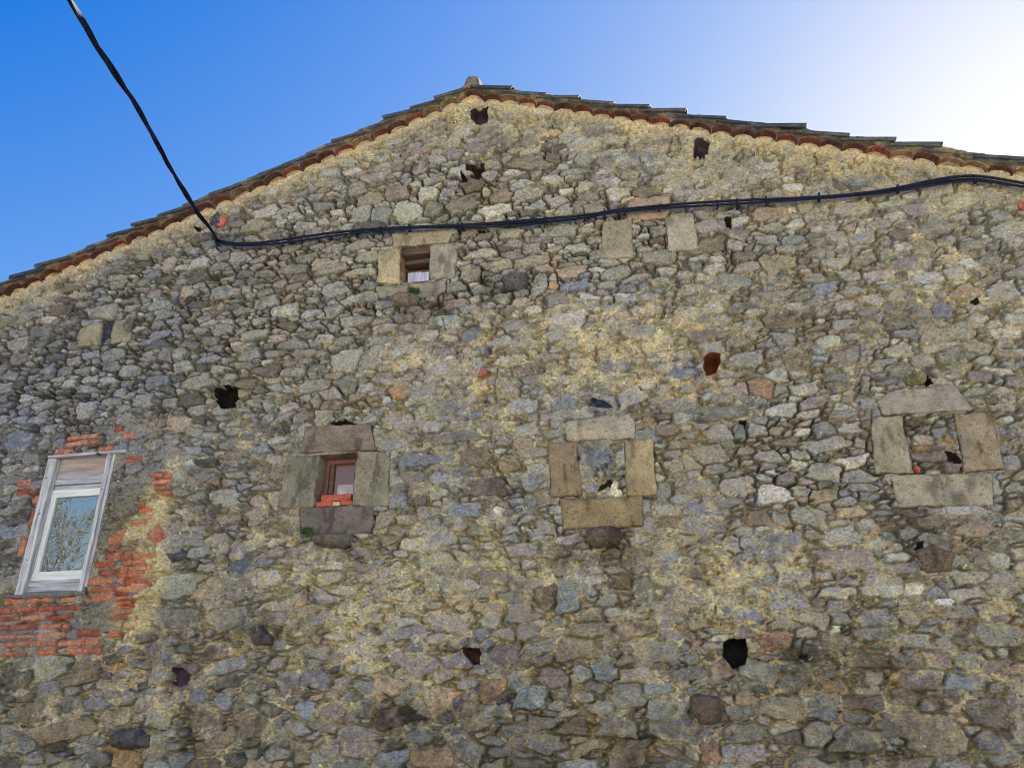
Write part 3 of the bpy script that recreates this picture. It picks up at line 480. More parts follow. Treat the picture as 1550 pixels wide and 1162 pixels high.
# black and white lichen specks
ls = vn(XX, ZZ, .016, .014, 5); l2 = fbm(XX, ZZ, .5, 113, 2)
COL = np.where(((ls > .40) & (l2 > -.12))[..., None], COL*.42, COL)
ws = vn(XX, ZZ, .018, .016, 9); w2 = blobs([(560, 970, 140, 60, 1), (1250, 960, 260, 90, .6), (700, 1080, 120, 60, .7), (120, 850, 60, 80, .3), (500, 620, 60, 30, .6)], .25)+fbm(XX, ZZ, .4, 127, 2)
COL = np.where(((ws > .465) & (w2 > .3))[..., None], srgb(205, 200, 186), COL)
# mortar under the eaves tiles
vb = np.clip(1-(d_verge-.16)/.10, 0, 1)[..., None]*.8; COL = COL*(1-vb)+srgb(190, 174, 148)*(1+.25*rough[..., None])*vb
vf = np.clip(1-(d_verge-.17)/.09, 0, 1); H = H*(1-vf)+vf*(.022+.016*lump+.01*rough)

BRM = np.zeros((NZ, NX), np.float32)
# bricks
for px, py, w, h, t, tone in BR:
    cc, a, b = px_rect(px, py, w, h); an = R(-t)*.55
    sz, sx = window(cc[0]-a-.05, cc[0]+a+.05, cc[1]-a-.05, cc[1]+a+.05)
    lean = 0
    dx = XX[sz, sx]-cc[0]+.006*fbm(XX[sz, sx], ZZ[sz, sx], .05, 131, 2); dz = ZZ[sz, sx]-cc[1]+.005*fbm(XX[sz, sx], ZZ[sz, sx], .06, 137, 2)
    u = dx*math.cos(an)+dz*math.sin(an); v = -dx*math.sin(an)+dz*math.cos(an)
    e = np.minimum(a*1.01-np.abs(u), b*1.04-np.abs(v))-.012*np.clip(fbm(XX[sz, sx], ZZ[sz, sx], .08, 133, 2)*2-.25, 0, 1)
    fac = 1/(1+np.exp(-e/.0025)); wear = random.uniform(-.006, .006)
    hb = -.012+.018*(1-np.exp(-np.maximum(e, 0)/.004))+wear+.008*fbm(XX[sz, sx], ZZ[sz, sx], .05, 139, 3)
    groove = .020*np.exp(-((e+.004)/.006)**2)
    H[sz, sx] = (H[sz, sx]-groove)*(1-fac)+hb*fac
    base = random.choice([srgb(188, 102, 72), srgb(170, 86, 62), srgb(192, 128, 102), srgb(146, 74, 56), srgb(184, 114, 90)])*tone
    grime = np.clip(.35+2.0*fbm(XX[sz, sx], ZZ[sz, sx], .10, 149+random.random()*9, 3), 0, 1)[..., None]
    cb = base*(1-.36*grime)+srgb(168, 140, 124)*.36*grime
    cb = cb*(1+.5*fbm(XX[sz, sx], ZZ[sz, sx], .03, 151, 2)[..., None])
    BRM[sz, sx] = np.maximum(BRM[sz, sx], fac)
    f3 = fac[..., None]*np.clip(1.2-.42*np.clip(fbm(XX[sz, sx], ZZ[sz, sx], .13, 157, 3)*3-.3, 0, 1), 0, 1)[..., None]
    COL[sz, sx] = COL[sz, sx]*(1-f3)+cb*f3
och2 = np.clip(blobs([(243, 768, 15, 26, 1.3), (212, 800, 22, 26, 1.2), (225, 845, 14, 25, .9), (236, 880, 10, 40, 1.3), (222, 915, 16, 26, 1.4), (208, 945, 14, 18, 1.2)], 0)*1.5-.45+.9*fbm(XX, ZZ, .12, 223, 3), 0, 1)
och2 = (och2*(1-BRM))[..., None]*.85
COL = COL*(1-och2)+srgb(196, 182, 142)*(1+.35*rough[..., None]+.3*fr2[..., None])*och2
# cracks
for cr in CRACKS:
    P = [xz(*p) for p in cr]
    sz, sx = window(min(p[0] for p in P)-.05, max(p[0] for p in P)+.05, min(p[1] for p in P)-.05, max(p[1] for p in P)+.05)
    x = XX[sz, sx]+.02*fbm(XX[sz, sx], ZZ[sz, sx], .06, 163, 3); z = ZZ[sz, sx]; dm = np.full(x.shape, 9., np.float32)
    for (ax, az), (bx, bz) in zip(P[:-1], P[1:]):
        dx, dz = bx-ax, bz-az; t = np.clip(((x-ax)*dx+(z-az)*dz)/(dx*dx+dz*dz), 0, 1); dm = np.minimum(dm, np.hypot(x-ax-t*dx, z-az-t*dz))
    H[sz, sx] -= .045*np.exp(-(dm/.006)**2)*np.clip(.7+3*vn(x, z, .11, .11, 4), 0, 1)
# holes
for P, dep, c in HOLES:
    PP = [xz(*p) for p in P]
    sz, sx = window(min(p[0] for p in PP)-.06, max(p[0] for p in PP)+.06, min(p[1] for p in PP)-.06, max(p[1] for p in PP)+.06)
    x = XX[sz, sx]+.014*fbm(XX[sz, sx], ZZ[sz, sx], .06, 167, 2); z = ZZ[sz, sx]+.014*fbm(XX[sz, sx], ZZ[sz, sx], .06, 173, 2)
    e = sdf(PP, x, z); f = np.clip(e/.006, 0, 1)
    H[sz, sx] = H[sz, sx]*(1-f)+(-dep+.04*fbm(XX[sz, sx], ZZ[sz, sx], .07, 179, 3))*f
    f = np.clip((e+.0085)/.003, 0, 1); COL[sz, sx] = COL[sz, sx]*(1-f[..., None])+c*(1+.8*fbm(XX[sz, sx], ZZ[sz, sx], .05, 181, 3)[..., None])*f[..., None]  # inside and rim coloured dark, painting the shade of the hole
# set back behind the modelled blocks and round the openings
for nm, P, c, pr in BLOCKS:
    PP = [xz(*p) for p in P]
    sz, sx = window(min(p[0] for p in PP)-.03, max(p[0] for p in PP)+.03, min(p[1] for p in PP)-.03, max(p[1] for p in PP)+.03)
    e = sdf(PP, XX[sz, sx], ZZ[sz, sx]); f = 1/(1+np.exp(-(e-.004)/.003)); H[sz, sx] = H[sz, sx]*(1-f)+np.minimum(H[sz, sx], -.05)*f
KEEP = np.ones((NZ, NX), bool)
OP = {}
for nm, P in OPEN.items():
    PP = np.array([xz(*p) for p in P]); 
    x0, x1 = PP[[0, 3], 0].mean(), PP[[1, 2], 0].mean(); z1, z0 = PP[[0, 1], 1].mean(), PP[[2, 3], 1].mean()
    OP[nm] = (x0, x1, z0, z1)
    ins = (XX > x0+.004) & (XX < x1-.004) & (ZZ > z0+.004) & (ZZ < z1-.004); KEEP &= ~ins
    near = (XX > x0-.03) & (XX < x1+.03) & (ZZ > z0-.03) & (ZZ < z1+.03)
    H = np.where(near, np.minimum(H, .004), H)
KEEP &= (d_verge > .09)
WARM = np.array([1.27, 1.33, 1.26], np.float32)      # paler, warmer stone than the first mix
lum = COL.mean(2, keepdims=True); COL = lum+(COL-lum)*1.0
COL = np.clip(COL*WARM, .012, .85)

# ------------------------------------------------------------------ build the wall mesh (finer where the photo looks)
def pick(vals, lo, hi, step):
    idx = [i for i in range(len(vals)) if (lo <= vals[i] <= hi) or i % step == 0 or i == len(vals)-1]
    return np.array(idx)
ix = pick(gx, -8.0, 4.6, 4); iz = pick(gz, 1.2, 99, 5)
sub = np.ix_(iz, ix); Hs = H[sub]; Xs = XX[sub]; Zs = ZZ[sub]; Ks = KEEP[sub]; Cs = COL[sub]
nzs, nxs = Hs.shape
V = np.stack([Xs.ravel(), -Hs.ravel(), Zs.ravel()], 1)
q = (Ks[:-1, :-1] & Ks[1:, :-1] & Ks[:-1, 1:] & Ks[1:, 1:])
jj, ii = np.nonzero(q); a = jj*nxs+ii
Fq = np.stack([a, a+1, a+nxs+1, a+nxs], 1)
used = np.zeros(len(V), bool); used[Fq.ravel()] = True; mp_ = np.cumsum(used)-1
wall_me = np_mesh('wall', V[used], mp_[Fq], Cs.reshape(-1, 3)[used])
wall = hl('wall', wall_me, M_WALL)
print('wall verts', used.sum())
del WX, WZ, F1, F2, RE, CS, CM

# ------------------------------------------------------------------ dressed blocks
def add_box(bm, x0, x1, y0, y1, z0, z1):
    vs = [bm.verts.new(p) for p in [(x0, y0, z0), (x1, y0, z0), (x1, y1, z0), (x0, y1, z0), (x0, y0, z1), (x1, y0, z1), (x1, y1, z1), (x0, y1, z1)]]
    for f in [(0, 1, 5, 4), (1, 2, 6, 5), (2, 3, 7, 6), (3, 0, 4, 7), (4, 5, 6, 7), (3, 2, 1, 0)]: bm.faces.new([vs[i] for i in f])
    return vs
def bm_mesh(name, bm, smooth=False, bevel=0):
    bmesh.ops.recalc_face_normals(bm, faces=bm.faces)
    if bevel: bmesh.ops.bevel(bm, geom=list(bm.edges), offset=bevel, segments=2, affect='EDGES', profile=.6)
    me = bpy.data.meshes.new(name); bm.to_mesh(me); bm.free()
    for p in me.polygons: p.use_smooth = smooth
    return me
def block_mesh(P, col, proud, g=.008, depth=.07, seed=0, dome=0.0, shape_r=.012, rough_=1.0):
    """solid stone: front face on a fine grid inside an uneven outline, with sides running back into the wall"""
    P = np.array(P, np.float32)
    # outline resampled and roughened
    pts = []
    for i in range(len(P)):
        a_, b_ = P[i], P[(i+1) % len(P)]; n = max(2, int(np.hypot(*(b_-a_))/g))
        for t in range(n): pts.append(a_+(b_-a_)*t/n)
    pts = np.array(pts); 
    for _ in range(3): pts = (pts+np.roll(pts, 1, 0)+np.roll(pts, -1, 0))/3
    pts[:, 0] += .010*rough_*fbm(pts[:, 0], pts[:, 1], .07, seed, 3); pts[:, 1] += .010*rough_*fbm(pts[:, 0], pts[:, 1], .07, seed+4, 3)
    c = pts.mean(0); rel = pts-c; n = len(pts)
    size = min(np.ptp(P[:, 0]), np.ptp(P[:, 1]))/2; rings = max(6, int(size/g))
    V = []; ro = 1.0
    ts = 1-(np.linspace(0, 1, rings+1)[:-1])**1.15
    rs = []
    for t in ts: rs.append(c+rel*t)
    rs = np.array(rs)                      # rings x n x 2
    x = rs[..., 0]; z = rs[..., 1]
    e = (1-ts)[:, None]*size*np.ones((1, n))
    h = proud*(1-np.exp(-e/shape_r))-.004*np.exp(-e/.006)+dome*np.sqrt(np.clip(1-ts[:, None]**2, 0, 1))
    h = h+rough_*(.005*fbm(x, z, .14, seed+9, 3)+.006*fbm(x, z, .022, seed+12, 3))*np.clip(e/.008, .25, 1)
    pit = np.clip(vn(x, z, .020, .018, seed+15)*3-.75, 0, 1); h = h-.006*pit
    fr = np.stack([x, -h, z], -1).reshape(-1, 3)
    back = np.stack([rs[0, :, 0], np.full(n, depth), rs[0, :, 1]], 1)
    mid = np.stack([rs[0, :, 0], np.full(n, .012), rs[0, :, 1]], 1)
    cen = np.array([[c[0], -(h[-1].mean()), c[1]]]); V = np.concatenate([fr, mid, back, cen])
    F = []; N_ = rings*n
    ar = np.arange(n); nx_ = (ar+1) % n
    Q = []
    for k in range(rings-1): Q.append(np.stack([k*n+ar, k*n+nx_, (k+1)*n+nx_, (k+1)*n+ar], 1))
    Q.append(np.stack([N_+ar, N_+nx_, nx_, ar], 1)); Q.append(np.stack([N_+n+ar, N_+n+nx_, N_+nx_, N_+ar], 1))
    Q = np.concatenate(Q); Tt = np.stack([(rings-1)*n+ar, (rings-1)*n+nx_, np.full(n, len(V)-1), np.full(n, len(V)-1)], 1)
    xx = V[:, 0]; zz = V[:, 2]
    cc = np.asarray(col)*(1+.45*fbm(xx, zz, .16, seed+20, 4)+.25*fbm(xx, zz, .03, seed+22, 2))[:, None]
    tn = np.clip(fbm(xx, zz, .2, seed+26, 3)*2.5, 0, .5)[:, None]; cc = cc*(1-tn)+cc*np.array([1.05, 1.0, .90])*tn
    dk = np.clip(fbm(xx, zz*.35, .07, seed+30, 3)*2.6-.5, 0, .6)[:, None]; cc = cc*(1-dk*.7)
    sp = vn(xx, zz, .014, .012, seed+33) > .36; cc[sp] *= .55
    me = bpy.data.meshes.new('block')
    allF = [tuple(map(int, f)) for f in Q]+[(int(f[0]), int(f[1]), int(f[2])) for f in Tt]
    me.from_pydata([tuple(map(float, v)) for v in V], [], allF); me.update()
    bm = bmesh.new(); bm.from_mesh(me); bmesh.ops.recalc_face_normals(bm, faces=bm.faces); bm.to_mesh(me); bm.free()
    for p in me.polygons: p.use_smooth = True
    a_ = me.color_attributes.new('Col', 'FLOAT_COLOR', 'POINT'); c4 = np.ones((len(V), 4), np.float32); c4[:, :3] = np.clip(cc*np.array([1.27, 1.33, 1.26]), .012, .85)
    a_.data.foreach_set('color', c4.ravel()); return me
for k, (nm, P, c, pr) in enumerate(BLOCKS):
    ne = {0: .26, 1: .26, 2: .26, 3: .26, 4: .3, 5: .3, 6: .3, 7: .3}.get(k, .07)
    o = hl(nm, block_mesh([xz(*p) for p in P], (c*.82+c.mean()*.18)*.94, pr*.55, rough_=1.9, seed=k*3+1, depth=ne), M_BLOCK)
    if k in (1, 9): pass
# corbels and stones that stick out
CORB = [([(472,812),(500,806),(534,808),(536,820),(520,828),(490,830),(474,824)], srgb(86, 80, 74), .12), ([(592,450),(610,444),(634,448),(632,460),(615,466),(594,462)], srgb(96, 88, 80), .12),
        ([(886,802),(905,796),(938,797),(942,812),(936,828),(900,830),(886,818)], srgb(84, 76, 68), .11), ([(166,1110),(188,1101),(215,1102),(228,1116),(224,1128),(196,1133),(170,1128)], srgb(74, 72, 74), .09),
        ([(1046,1052),(1070,1048),(1090,1055),(1090,1078),(1080,1094),(1058,1095),(1046,1080)], srgb(82, 72, 64), .09), ([(758,420),(775,412),(800,416),(796,434),(770,440)], srgb(92, 86, 88), .08),
        ([(1366,572),(1396,562),(1402,570),(1398,582),(1372,586)], srgb(110, 104, 74), .08), ([(1384,834),(1406,822),(1448,838),(1440,862),(1398,868)], srgb(92, 80, 68), .05), ([(376,958),(400,950),(416,962),(410,975),(384,978)], srgb(78, 74, 72), .07),
        ([(250,838),(280,834),(282,846),(262,852)], srgb(72, 72, 74), .05), ([(1118,640),(1127,644),(1128,664),(1118,668),(1111,660)], srgb(112, 116, 110), .03)]
for k, (P, c, pr) in enumerate(CORB):
    hl('protruding_stone', block_mesh([xz(*p) for p in P], c*1.45, pr*.45, seed=k*5+100, dome=pr*.45, shape_r=.02, rough_=1.9), M_WALL)

# reveals: the sides of the openings running back into the wall
def reveal(nm, depth, mat, col, bottom=True):
    x0, x1, z0, z1 = OP[nm]
    segs = [((x0, z0), (x0, z1)), ((x0, z1), (x1, z1)), ((x1, z1), (x1, z0)), ((x1, z0), (x0, z0))]
    V = []; F = []; 
    for (a, b) in segs:
        n, m = 24, 14; o = len(V)
        nx_, nz_ = b[1]-a[1], -(b[0]-a[0]); l = math.hypot(nx_, nz_); nx_, nz_ = nx_/l, nz_/l   # points into the wall body on the outer side
        for i in range(n+1):
            for j in range(m+1):
                t = i/n; y = -.004+depth*j/m; x = a[0]+(b[0]-a[0])*t; z = a[1]+(b[1]-a[1])*t
                w = .012*float(vn(np.array([x*3+y*7.]), np.array([z*3+y*5.]), .3, .3, 7)[0])
                V.append((x+nx_*w, y, z+nz_*w))
        for i in range(n):
            for j in range(m): F.append((o+i*(m+1)+j, o+i*(m+1)+j+1, o+(i+1)*(m+1)+j+1, o+(i+1)*(m+1)+j))
    V = np.array(V); c = np.asarray(col)*(1+.5*fbm(V[:, 0]+V[:, 1], V[:, 2], .1, 3, 3))[:, None]
    hl('reveal', np_mesh('reveal', V, F, c), mat)
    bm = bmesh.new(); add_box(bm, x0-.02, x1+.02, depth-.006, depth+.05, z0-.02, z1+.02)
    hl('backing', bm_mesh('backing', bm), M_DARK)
reveal('paned', .16, M_WALL, srgb(120, 112, 98)); reveal('slit', .30, M_BLOCK, srgb(140, 118, 98)); reveal('loft', .32, M_BLOCK, srgb(160, 124, 92))

# ------------------------------------------------------------------ the paned window on the left
x0, x1, z0, z1 = OP['paned']
win = empty('window'); win.parent = house; win['label'] = 'grey timber window with a white sash and boarded top panel'
def wp(name, boxes, mat, parent=win, bev=.004, jit=.0, world=True):
    bm = bmesh.new()
    for b in boxes: add_box(bm, *b)
    o = link(name, bm_mesh(name, bm, False, bev), mat, parent)
    if parent is win or parent is house: o.location = (-APX, 0, 0)
    return o
bm = bmesh.new()
def post(bm, xb, xt, z0_, z1_, w, y0, y1, n=14, wob=.006, sd=0):
    rows = []
    for i in range(n+1):
        t = i/n; x = xb+(xt-xb)*t+wob*(random.random()-.5); z = z0_+(z1_-z0_)*t; ww = w*(1+.05*(random.random()-.5))
        rows.append([bm.verts.new(p) for p in [(x, y0, z), (x+ww, y0, z), (x+ww, y1, z), (x, y1, z)]])
    for r, s in zip(rows[:-1], rows[1:]):
        for k in range(4): bm.faces.new([r[k], r[(k+1) % 4], s[(k+1) % 4], s[k]])
    bm.faces.new(rows[0][::-1]); bm.faces.new(rows[-1])
post(bm, x0-.005, x0-.005, z0-.02, z1-.01, .088, -.035, .10)
fp = link('frame_post', bm_mesh('frame_post', bm), M_GREYWOOD, win); fp.location = (-APX, 0, 0)
bm = bmesh.new(); post(bm, x1-.062, x1-.062, z0-.01, z1-.005, .04, -.028, .10); post(bm, x1-.020, x1-.016, z0+.03, z1+.002, .03, -.012, .08)
fp = link('frame_post', bm_mesh('frame_post', bm), M_GREYWOOD, win); fp.location = (-APX, 0, 0)
wp('head_board', [(x0-.01, x1+.14, -.045, .08, z1-.004, z1+.022)], M_GREYWOODH)
for nm_, xx_, zz_, yy_ in [('nail', x0+.035, z0+.30, -.038), ('nail', x0+.05, z0+.74, -.038), ('nail', x1-.04, z0+.95, -.030), ('nail', x0+.03, z0+1.1, -.038)]:
    bm = bmesh.new(); bmesh.ops.create_cone(bm, segments=8, radius1=.006, radius2=.005, depth=.006, cap_ends=True, matrix=Matrix.Translation((xx_, yy_, zz_)) @ Matrix.Rotation(R(90), 4, 'X'))
    o = link(nm_, bm_mesh(nm_, bm), M_DARK, win); o.location = (-APX, 0, 0)
xi0, xi1 = x0+.084, x1-.060
H_ = z1-z0
def zf(py): return xz(110, py)[1]
b1, b2, b3, b4 = z1-.003, zf(717), zf(732), zf(739)
wp('top_board', [(xi0, xi1, .035, .06, b2+.002, b1)], M_PINKWOOD)
wp('middle_board', [(xi0, xi1, .022, .05, b3+.004, b2)], M_GREYWOODH)
wp('lower_board', [(xi0, xi1, .034, .06, b4, b3-.002)], M_GREYWOODH)
st_, sb = b4-.002, xz(75, 877)[1]
gt, gb = xz(110, 750)[1], xz(75, 865)[1]
sash = empty('sash'); sash.parent = win
def sp_(name, box, mat):
    bm = bmesh.new(); add_box(bm, *box); o = link(name, bm_mesh(name, bm, False, .003), mat, sash); o.location = (-APX, 0, 0)
sp_('rail', (xi0, xi1, .020, .055, gt, st_), M_WHITE); sp_('rail', (xi0, xi1, .016, .055, sb, gb), M_WHITE); sp_('stile', (xi0, xi0+.055, .022, .055, gb, gt), M_WHITEV); sp_('stile', (xi1-.016, xi1+.01, .022, .055, gb, gt), M_WHITEV)
sp_('glazing_bar', (xi0+.055, xi1-.016, .026, .04, gb, gb+.010), M_WHITE)
wp('glass', [(xi0+.045, xi1-.005, .045, .050, gb-.005, gt+.005)], M_GLASS, sash, 0).location = (-APX, 0, 0)
wp('sill_board', [(xi0-.01, xi1+.01, .005, .06, z0+.0, sb)], M_GREYWOODH)
# rounded mortar sill
n = 40; V = []; F = []
for i in range(n+1):
    t = i/n; x = x0-.10+(x1-x0+.12)*t
    for j in range(9):
        a = math.pi*j/8; r = .035*(math.sin(math.pi*min(1, max(0, t*.94+.03)))**.4)+.01*float(vn(np.array([x]), np.array([j*.1]), .06, .1, 3)[0])
        V.append((x, .02-.055*math.sin(a)-.02*float(vn(np.array([x]), np.array([j*.1]), .1, .1, 8)[0]), z0-.025+r*math.cos(a)))
for i in range(n):
    for j in range(8): F.append((i*9+j, (i+1)*9+j, (i+1)*9+j+1, i*9+j+1))
V = np.array(V); hl('mortar_sill', np_mesh('mortar_sill', V, F, srgb(134, 136, 128)*(1+.4*fbm(V[:, 0], V[:, 2], .06, 2, 3))[:, None]), M_WALL)

# ------------------------------------------------------------------ small window with the brown frame
x0, x1, z0, z1 = OP['slit']
wn = empty('small_window'); wn.parent = house; wn['label'] = 'small deep set window with a red-brown wooden frame and dusty glass'
def wb(name, box, mat, bev=.004):
    bm = bmesh.new(); add_box(bm, *box); o = link(name, bm_mesh(name, bm, False, bev), mat, wn); o.location = (-APX, 0, 0); return o
wb('frame_side', (x0+.008, x0+.055, .14, .20, z0+.01, z1-.008), M_REDWOOD); wb('frame_side', (x1-.04, x1-.006, .14, .20, z0+.01, z1-.008), M_REDWOOD)
wb('frame_top', (x0+.055, x1-.04, .143, .20, z1-.05, z1-.008), M_REDWOOD)
wb('glass', (x0+.05, x1-.035, .175, .18, z0+.02, z1-.045), M_GLASSR, 0)
wb('shutter_edge', (x0+.06, x0+.10, .150, .172, z0+.02, z1-.05), M_BROWNWOOD)
wb('painted_reflection', (x0+.14, x1-.07, .168, .173, z0+.05, z0+.25), mat_plain('pale_reflection', srgb(176, 170, 178), .8, .25, 12), .001)  # pale panel standing in for a reflection low in the glass
# loose bricks on its sill
def loose(px0, px1, py0, py1, y0, y1, lab, m, nm='loose_brick', cat='brick'):
    a = xz(px0, py1); b = xz(px1, py0); bm = bmesh.new(); add_box(bm, 0, b[0]-a[0], 0, y1-y0, 0, b[1]-a[1])
    bmesh.ops.subdivide_edges(bm, edges=bm.edges[:], cuts=5, use_grid_fill=True)
    for v in bm.verts: v.co += Vector((random.uniform(-1, 1), random.uniform(-1, 1), random.uniform(-1, 1)))*.0018
    o = link(nm, bm_mesh(nm, bm, False, 0), m); o.location = (a[0], y0, a[1]); tag(o, lab, cat); return o
zb0 = z0+.004
hb_ = .048
def lb(xa, xb, za, zb_, y0, y1, lab, m=M_BRICK, nm='loose_brick', cat='brick', rz=0, group=None):
    bm = bmesh.new(); add_box(bm, 0, xb-xa, 0, y1-y0, 0, zb_-za)
    bmesh.ops.subdivide_edges(bm, edges=bm.edges[:], cuts=5, use_grid_fill=True)
    for v in bm.verts:
        s = .7+.3*min(1, 8*min(v.co.x, xb-xa-v.co.x, .1)); v.co += Vector((random.uniform(-1, 1), random.uniform(-1, 1), random.uniform(-1, 1)))*.0022
    o = link(nm, bm_mesh(nm, bm, False, 0), m); o.location = (xa, y0, za); o.rotation_euler.z = rz; tag(o, lab, cat, group); return o
xm = x0+(x1-x0)*.60
GB = 'loose bricks stacked on the small window sill'
lb(x0+.012, xm-.05, zb0, zb0+.046, .02, .12, 'red brick lying on the window sill, bottom left of the little stack', group=GB)
lb(xm+.025, x1-.012, zb0, zb0+.046, .025, .12, 'red brick lying on the window sill, bottom right of the little stack', group=GB)
lb(xm-.045, xm+.020, zb0, zb0+.04, .015, .08, 'cream lump of old mortar wedged between two red bricks on the sill', M_PUTTY, 'mortar_lump', 'mortar lump')
lb(x0+.055, x1-.03, zb0+.052, zb0+.112, .028, .125, 'red brick laid on top of the others in the small window', group=GB)

# ------------------------------------------------------------------ loft window
x0, x1, z0, z1 = OP['loft']
lw = empty('loft_opening'); lw.parent = house; lw['label'] = 'small opening under the cable closed with planks and a pale blue board'
def wl(name, box, mat, bev=.004):
    bm = bmesh.new(); add_box(bm, *box); o = link(name, bm_mesh(name, bm, False, bev), mat, lw); o.location = (-APX, 0, 0); return o
h = z1-z0
wl('plank', (x0+.01, x1-.01, .02, .14, z1-.085, z1-.012), M_BROWNWOOD); wl('plank', (x0+.012, x1-.012, .10, .2, z1-.15, z1-.10), M_BROWNWOOD)
wl('plank', (x0+.012, x1-.012, .17, .22, z0+h*.42, z0+h*.58), M_REDWOOD)
wl('board', (x0+.03, x0+.17, .15, .165, z0+.004, z0+h*.50), M_BLUEBOARD); wl('board', (x0+.175, x1-.012, .145, .160, z0+.004, z0+h*.47), M_BLUEBOARD)

# ------------------------------------------------------------------ roof: verge tiles, mortar bed, cover tiles, ridge stub, roof slopes
def slope_pt(side, s, n, y):       # s down the slope from the apex, n outwards
    ca, sa = math.cos(R(20)), math.sin(R(20))
    return (APX+side*(s*ca+n*sa), y, APZ-s*sa+n*ca)
TV, TF, TC = [], [], []
BV, BF, BC = [], [], []
CV, CF, CC = [], [], []
for side in (-1, 1):
    smax = ((APX-XL) if side < 0 else (XR-APX))/math.cos(R(20))+.25
    s = .11 if side > 0 else .10
    while s < smax:
        w = random.uniform(.096, .106); hh = random.uniform(.048, .060); n0 = -.168+random.uniform(-.008, .008); yo = -.100+random.uniform(-.015, .015); til = random.uniform(-.12, .12)
        base = random.choice([srgb(112, 74, 62), srgb(92, 64, 56), srgb(124, 76, 64), srgb(128, 108, 84), srgb(84, 66, 60), srgb(134, 82, 68), srgb(136, 116, 88), srgb(100, 70, 60), srgb(88, 62, 56)])
        if side > 0 and s > 3.5: base = base*1.1
        o = len(TV); th = .017; na, ny = 14, 6
        for j in range(ny+1):
            y = yo+(.33)*j/ny; tp = 1+.08*(j/ny)
            for lay in (0, 1):
                for i in range(na+1):
                    a = math.pi*i/na; rw = (w-(th if lay else 0))*tp; rh = (hh-(th if lay else 0))*tp
                    ss = math.cos(a)*rw; nn = math.sin(a)*rh
                    p = slope_pt(side, s+ss+til*nn*.5, n0+nn+til*ss, y); TV.append(p)
                    TC.append(base*(1+.25*random.uniform(-1, 1)+.3*math.sin(a*2+s*5)*random.random()))
        rr = 2*(na+1)
        for j in range(ny):
            for i in range(na):
                a_ = o+j*rr+i; b_ = o+(j+1)*rr+i; TF.append((a_, a_+1, b_+1, b_)); a_ += na+1; b_ += na+1; TF.append((a_, b_, b_+1, a_+1))
            for i in (0, na): a_ = o+j*rr+i; TF.append((a_, a_+rr, a_+rr+na+1, a_+na+1))
        for i in range(na): a_ = o+i; TF.append((a_, a_+na+1, a_+na+2, a_+1))
        s += .2085+random.uniform(-.006, .006)
    # mortar bed over them, a lumpy strip
    o = len(BV); ns_ = int(smax/.012); prof = 22
    for i in range(ns_+1):
        s = smax*i/ns_
        for j in range(prof+1):
            t = j/prof; n = -.215+.175*t
            bulge = -.012 if n < -.16 else (.025 if n < -.116 else .128-.5*(n+.075)**2*60)
            x, y, z = slope_pt(side, s, n, 0)
            nz = float(_T[int(x*37) & 255, int(z*41) & 255])-.5
            BV.append((s, n, bulge, side))
    for i in range(ns_):
        for j in range(prof): a_ = o+i*(prof+1)+j; BF.append((a_, a_+1, a_+prof+2, a_+prof+1))
    # cover tiles lying down the slope
    pit = .385 if side > 0 else .30
    for row in range(2):
        s = .05 - (.18 if row else 0)
        while s < smax:
            L = pit+.09; o = len(CV); na, nl = 14, 8; th = .015
            r0, r1 = .072, .090; base = random.choice([srgb(80, 84, 84), srgb(94, 95, 90), srgb(70, 76, 80), srgb(90, 86, 80)]); yo = -.060+row*.21+random.uniform(-.012, .012); roll = random.uniform(-.04, .04); sag = random.uniform(.85, 1.12)
            for j in range(nl+1):
                t = j/nl; sv_ = s+L*t; r = r0+(r1-r0)*t; nb = -.118+.034*t+random.uniform(-.001, .001)
                for lay in (0, 1):
                    for i in range(na+1):
                        a = math.pi*i/na; rr_ = r-(th if lay else 0)
                        CV.append(slope_pt(side, max(-.02, sv_), nb+math.sin(a)*rr_*sag, yo-math.cos(a)*rr_+roll*t)); CC.append(base*(1+random.uniform(-.35, .35)))
            rr = 2*(na+1)
            for j in range(nl):
                for i in range(na):
                    a_ = o+j*rr+i; b_ = o+(j+1)*rr+i; CF.append((a_, a_+1, b_+1, b_)); a_ += na+1; b_ += na+1; CF.append((a_, b_, b_+1, a_+1))
                for i in (0, na): a_ = o+j*rr+i; CF.append((a_, a_+rr, a_+rr+na+1, a_+na+1))
            for i in range(na): a_ = o+nl*rr+i; CF.append((a_, a_+1, a_+na+2, a_+na+1))
            s += pit*random.uniform(.94, 1.06)
hl('verge_tiles', np_mesh('verge_tiles', TV, TF, np.clip(np.array(TC), .01, .8), False), M_TILE)
B = np.array(BV); s_, n_, bu, sd = B.T; ca, sa = math.cos(R(20)), math.sin(R(20))
x = APX+sd*(s_*ca+n_*sa); z = APZ-s_*sa+n_*ca
y = -(bu+.03*fbm(s_+sd*20, n_, .12, 5, 3)+.014*fbm(s_+sd*20, n_, .03, 8, 2))
bc = np.where((n_ < -.118)[:, None], srgb(190, 168, 138), srgb(98, 100, 98))*(1+.75*fbm(s_+sd*9, n_, .09, 12, 3))[:, None]
lch = np.clip(fbm(s_+sd*9, n_, .12, 15, 3)*3-.2, 0, .6)[:, None]; bc = np.where((n_ < -.118)[:, None], bc, bc*(1-lch)+srgb(164, 152, 112)*lch)
hl('mortar_bed', np_mesh('mortar_bed', np.stack([x, y, z], 1), BF, np.clip(bc, .01, .8)), M_WALL)
hl('cover_tiles', np_mesh('cover_tiles', CV, CF, np.clip(np.array(CC), .01, .8), False), M_TILE)
